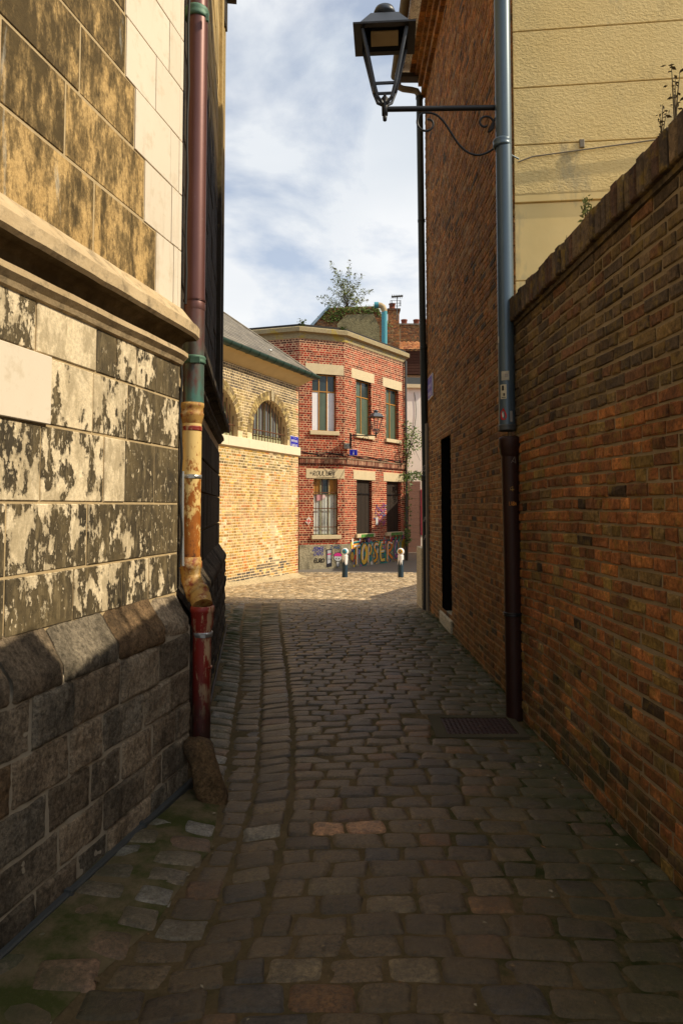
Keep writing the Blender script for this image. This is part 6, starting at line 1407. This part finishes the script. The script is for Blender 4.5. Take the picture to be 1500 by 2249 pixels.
# tile-roofed brick house at right, with pots
HR = thing('tiled_roof_house', 'brick house with orange clay tile roof and pots, far right background', 'house', (3.8, 34, 0))
Fh = Fr((0, 35), (1, 0), (0, -1)); h = lambda x, y_: Fh.hit(x, y_); ua = h(880, 720)[0]; ub = h(1010, 720)[0]; z0_, z1_ = h(890, 800)[1] - 4, h(890, 714)[1]
mb = MB(); slab(mb, Fh, ua, ub, -.5, z1_, -4, 0); mb.build('wall', M['mortar_tall'], HR)
mb = MB(); bricks(mb, Fh, ua, ub, 7, z1_, GP, None, bw=.22, bh=.065, jt=.016, proud=.01, jit=.006); slab(mb, Fh, ua - .1, ub, z1_, z1_ + .08, -4.1, .05, (.2, .17, .14)); mb.build('brickwork', M['brick_tall'], HR)
for x in (889, 916, 934):
    mb = MB(); p = Fh.p(*h(x, 713), -.4); mb.lathe((p.x, p.y, p.z), [(.17, 0), (.15, .15), (.15, .28), (.17, .30), (.17, .36), (.12, .36)], 14); mb.build('chimney_pot', M['pot'], HR)
mb = MB(); Fr2 = Fr((0, 33.4), (1, 0), (0, -1)); g2 = lambda x, y_: Fr2.hit(x, y_)
ra, rb, zt_, zb2 = g2(876, 740)[0], g2(990, 740)[0], g2(900, 741)[1], g2(900, 770)[1]
rows = 7
for k in range(rows):
    f0, f1 = k / rows, (k + 1.15) / rows; u = ra
    while u < rb:
        n = 5; vs = []
        for i in range(n + 1):
            uu = u + .22 * i / n; bz_ = .035 * math.sin(math.pi * i / n)
            vs += [Fr2.p(uu, zt_ + (zb2 - zt_) * f0 + bz_, -1.0 + 1.2 * f0), Fr2.p(uu, zt_ + (zb2 - zt_) * f1 + bz_ + .03, -1.0 + 1.2 * f1)]
        mb.add(vs, [(2 * i, 2 * i + 2, 2 * i + 3, 2 * i + 1) for i in range(n)], pick([(.48, .17, .06), (.55, .22, .08), (.36, .13, .06), (.60, .28, .12)]), 0, True); u += .22
mb.build('tiled_roof', M['tile'], HR)
mb = MB(); slab(mb, Fr2, ra, rb, g2(900, 822)[1], zb2 - .03, -1.0, .05)
for k in range(8): slab(mb, Fr2, ra, rb, g2(900, 822)[1] + k * .14, g2(900, 822)[1] + k * .14 + .12, .05, .07)
mb.build('weatherboard', M['dark_brown'] if 'dark_brown' in M else simple('brown boards', (.07, .028, .018), .8, .2), HR)
mb = MB(); slab(mb, Fr2, ra, rb, -.5, g2(900, 822)[1], -1.2, -.2); mb.build('lower_wall', M['mortar_red'], HR)
# white house
WH = thing('white_house', 'white plastered house with brown-pink garage door behind the red building', 'house', (3.5, 32, -.4))
Fw = Fr((2.75, 30.2), (1, .12), (0, -1)); wv = lambda x, y_: Fw.hit(x, y_); za = wv(910, 852)[1]
mb = MB(); slab(mb, Fw, -.6, 6, -.5, za, -3, 0); mb.build('wall', M['white_wall'], WH)
mb = MB(); slab(mb, Fw, -.65, 6.1, za, za + .10, -3.1, .12, (.9, .9, .9)); slab(mb, Fw, -.6, 6, za + .10, za + .5, -3.1, -.15, (.3, .3, .3)); mb.build('roof_edge', M['lead'], WH)
mb = MB(); ga, gb = wv(902, 1100)[0], wv(923, 1100)[0]; gz_t = wv(910, 1057)[1]; z = -.42
while z < gz_t: slab(mb, Fw, ga - .4, gb, z + .006, min(gz_t, z + .30), 0, .035, (1, 1, 1), 0, .006); z += .30
mb.build('garage_door', M['pink_door'], WH)
mb = MB(); slab(mb, Fw, gb + .02, gb + .14, wv(910, 1175)[1], wv(910, 1075)[1], 0, .06); mb.build('crimson_post', M['pink_paint'], WH)
mb = MB(); slab(mb, Fw, -.5, 1.2, za - .02, za + .14, .0, .2, (.6, .6, .6)); mb.build('ledge', M['lintel'], WH)
mb = MB(); pts = [Fw.p(*wv(909 + 4 * math.sin(i * .35), 862 + i * 9), .03) for i in range(14)]; mb.tube(pts, .012, 5); tag(mb.build('hanging_wire', M['cable']), 'thin wire hanging down the white house wall', 'cable')
# ivy at the right end of the red building
random.seed(70)
IV = thing('ivy', 'green ivy climbing the right end pipe of the red brick building', 'ivy', tuple(F3.p(L3 - .1, 0, .1)))
mb = MB(); scatter(mb, F3, [(881, 930), (893, 922), (896, 1010), (893, 1180), (884, 1190), (886, 1060), (880, 1055), (884, 1040)], 420, .10, .22); 
Fi = Fr((2.72, 25.6), (1, 0), (0, -1))
scatter(mb, Fi, [(888, 985), (896, 935), (905, 930), (925, 958), (924, 985), (905, 1000), (893, 1010)], 230, .11, .5); scatter(mb, Fi, [(880, 1042), (926, 1036), (926, 1052), (900, 1056), (882, 1052)], 300, .10, .4, (.4, .9))
scatter(mb, Fi, [(888, 1165), (898, 1160), (900, 1185), (892, 1200)], 120, .10, .3); mb.build('leaves', M['ivy'], IV)
mb = MB()
for i in range(7):
    a = Fi.p(*Fi.hit(890, 1030 - i * 12), .1); b = Fi.p(*Fi.hit(905 + 18 * random.random(), 930 + i * 14), .3); mb.tube([a, a.lerp(b, .5) + Vector((0, 0, .12)), b], [.014, .01, .004], 5)
mb.tube([F3.p(L3 - .12, GZ, .12), F3.p(L3 - .06, 1.5, .13), F3.p(L3 - .14, 3.5, .12), F3.p(L3 - .1, 4.9, .1)], [.03, .022, .018, .01], 6); mb.build('stems', M['stem'], IV)
mb = MB(); pth_ = [F3.p(L3 + .05, 2.9, .1), F3.p(L3 + .12, 4, .12), F3.p(L3 + .08, 5.3, .1)]
random.seed(71)
for x, y_, s_, lab in ((664, 727, 5, 'small tuft of weeds on the coping corner of the red building'), (753, 730, 7, 'green weed tuft on the coping above the lintelled window')):
    Fk = Fr((0, P1.y + (.0 if x < 700 else .6)), (1, 0), (0, -1)); u, z = Fk.hit(x, y_); b0 = Fk.p(u, zT + .34, .03); weed(tuple(b0), .28 if s_ == 5 else .18, 9, .14, .07, lab, mat_l='ivy', seed=s_, nl=14)

# ------------------------------------------------------------------ unseen house and added raked wall that shade the scene
random.seed(81)
mb = MB(); ypts = [(11.40, 1.05), (13.0, 1.05), (13.02, 1.5), (18.6, -.25)]
SH = thing('stub_and_shadow_wall', 'low sandy stone wall beside the far dark drainpipe, with an unseen raked part added for its shadow', 'wall', (2, 12, 0))
mb = MB(); x0_ = at(922, 1250, 11.7).x; mb.box((x0_, 11.45, -.3), (x0_ + .6, 12.2, at(925, 1203, 11.7).z)); mb.build('stub', M['stone_sill'], SH)
mb = MB(); mb.prism([(2.55, 11.4), (2.8, 11.4), (2.8, 18.7), (2.55, 18.7)], -.5, [1.75, 1.75, -.2, -.2]); 
mb = MB(); vs = [(2.55, 11.4, -.5), (2.55, 13.2, -.5), (2.55, 18.6, -.6), (2.55, 18.6, -.30), (2.55, 13.2, 1.70), (2.55, 11.4, 1.75)]; n = 6
mb.add(vs + [(x + .25, y_, z) for x, y_, z in vs], [tuple(range(n)), tuple(range(n, 2 * n))[::-1]] + [(i, (i + 1) % n, n + (i + 1) % n, n + i) for i in range(n)]); mb.build('raked_shadow_caster', M['mortar_tall'], SH)  # hidden raked wall, added and shaped to cast the diagonal ground shadow
HS = thing('side_street_house', 'plain brick house on the side street to the right', 'house', (8, 25, -.4))
mb = MB(); mb.box((6.0, 20.4, -.5), (11, 28.5, 5.3)); mb.build('wall', M['mortar_red'], HS)
mb = MB(); mb.add([(5.9, 20.3, 5.3), (11.1, 20.3, 5.3), (11.1, 28.6, 5.3), (5.9, 28.6, 5.3), (8.5, 20.3, 7.2), (8.5, 28.6, 7.2)], [(0, 3, 5, 4), (1, 4, 5, 2), (0, 4, 1), (3, 2, 5), (0, 1, 2, 3)]); mb.build('roof', M['slate'], HS)
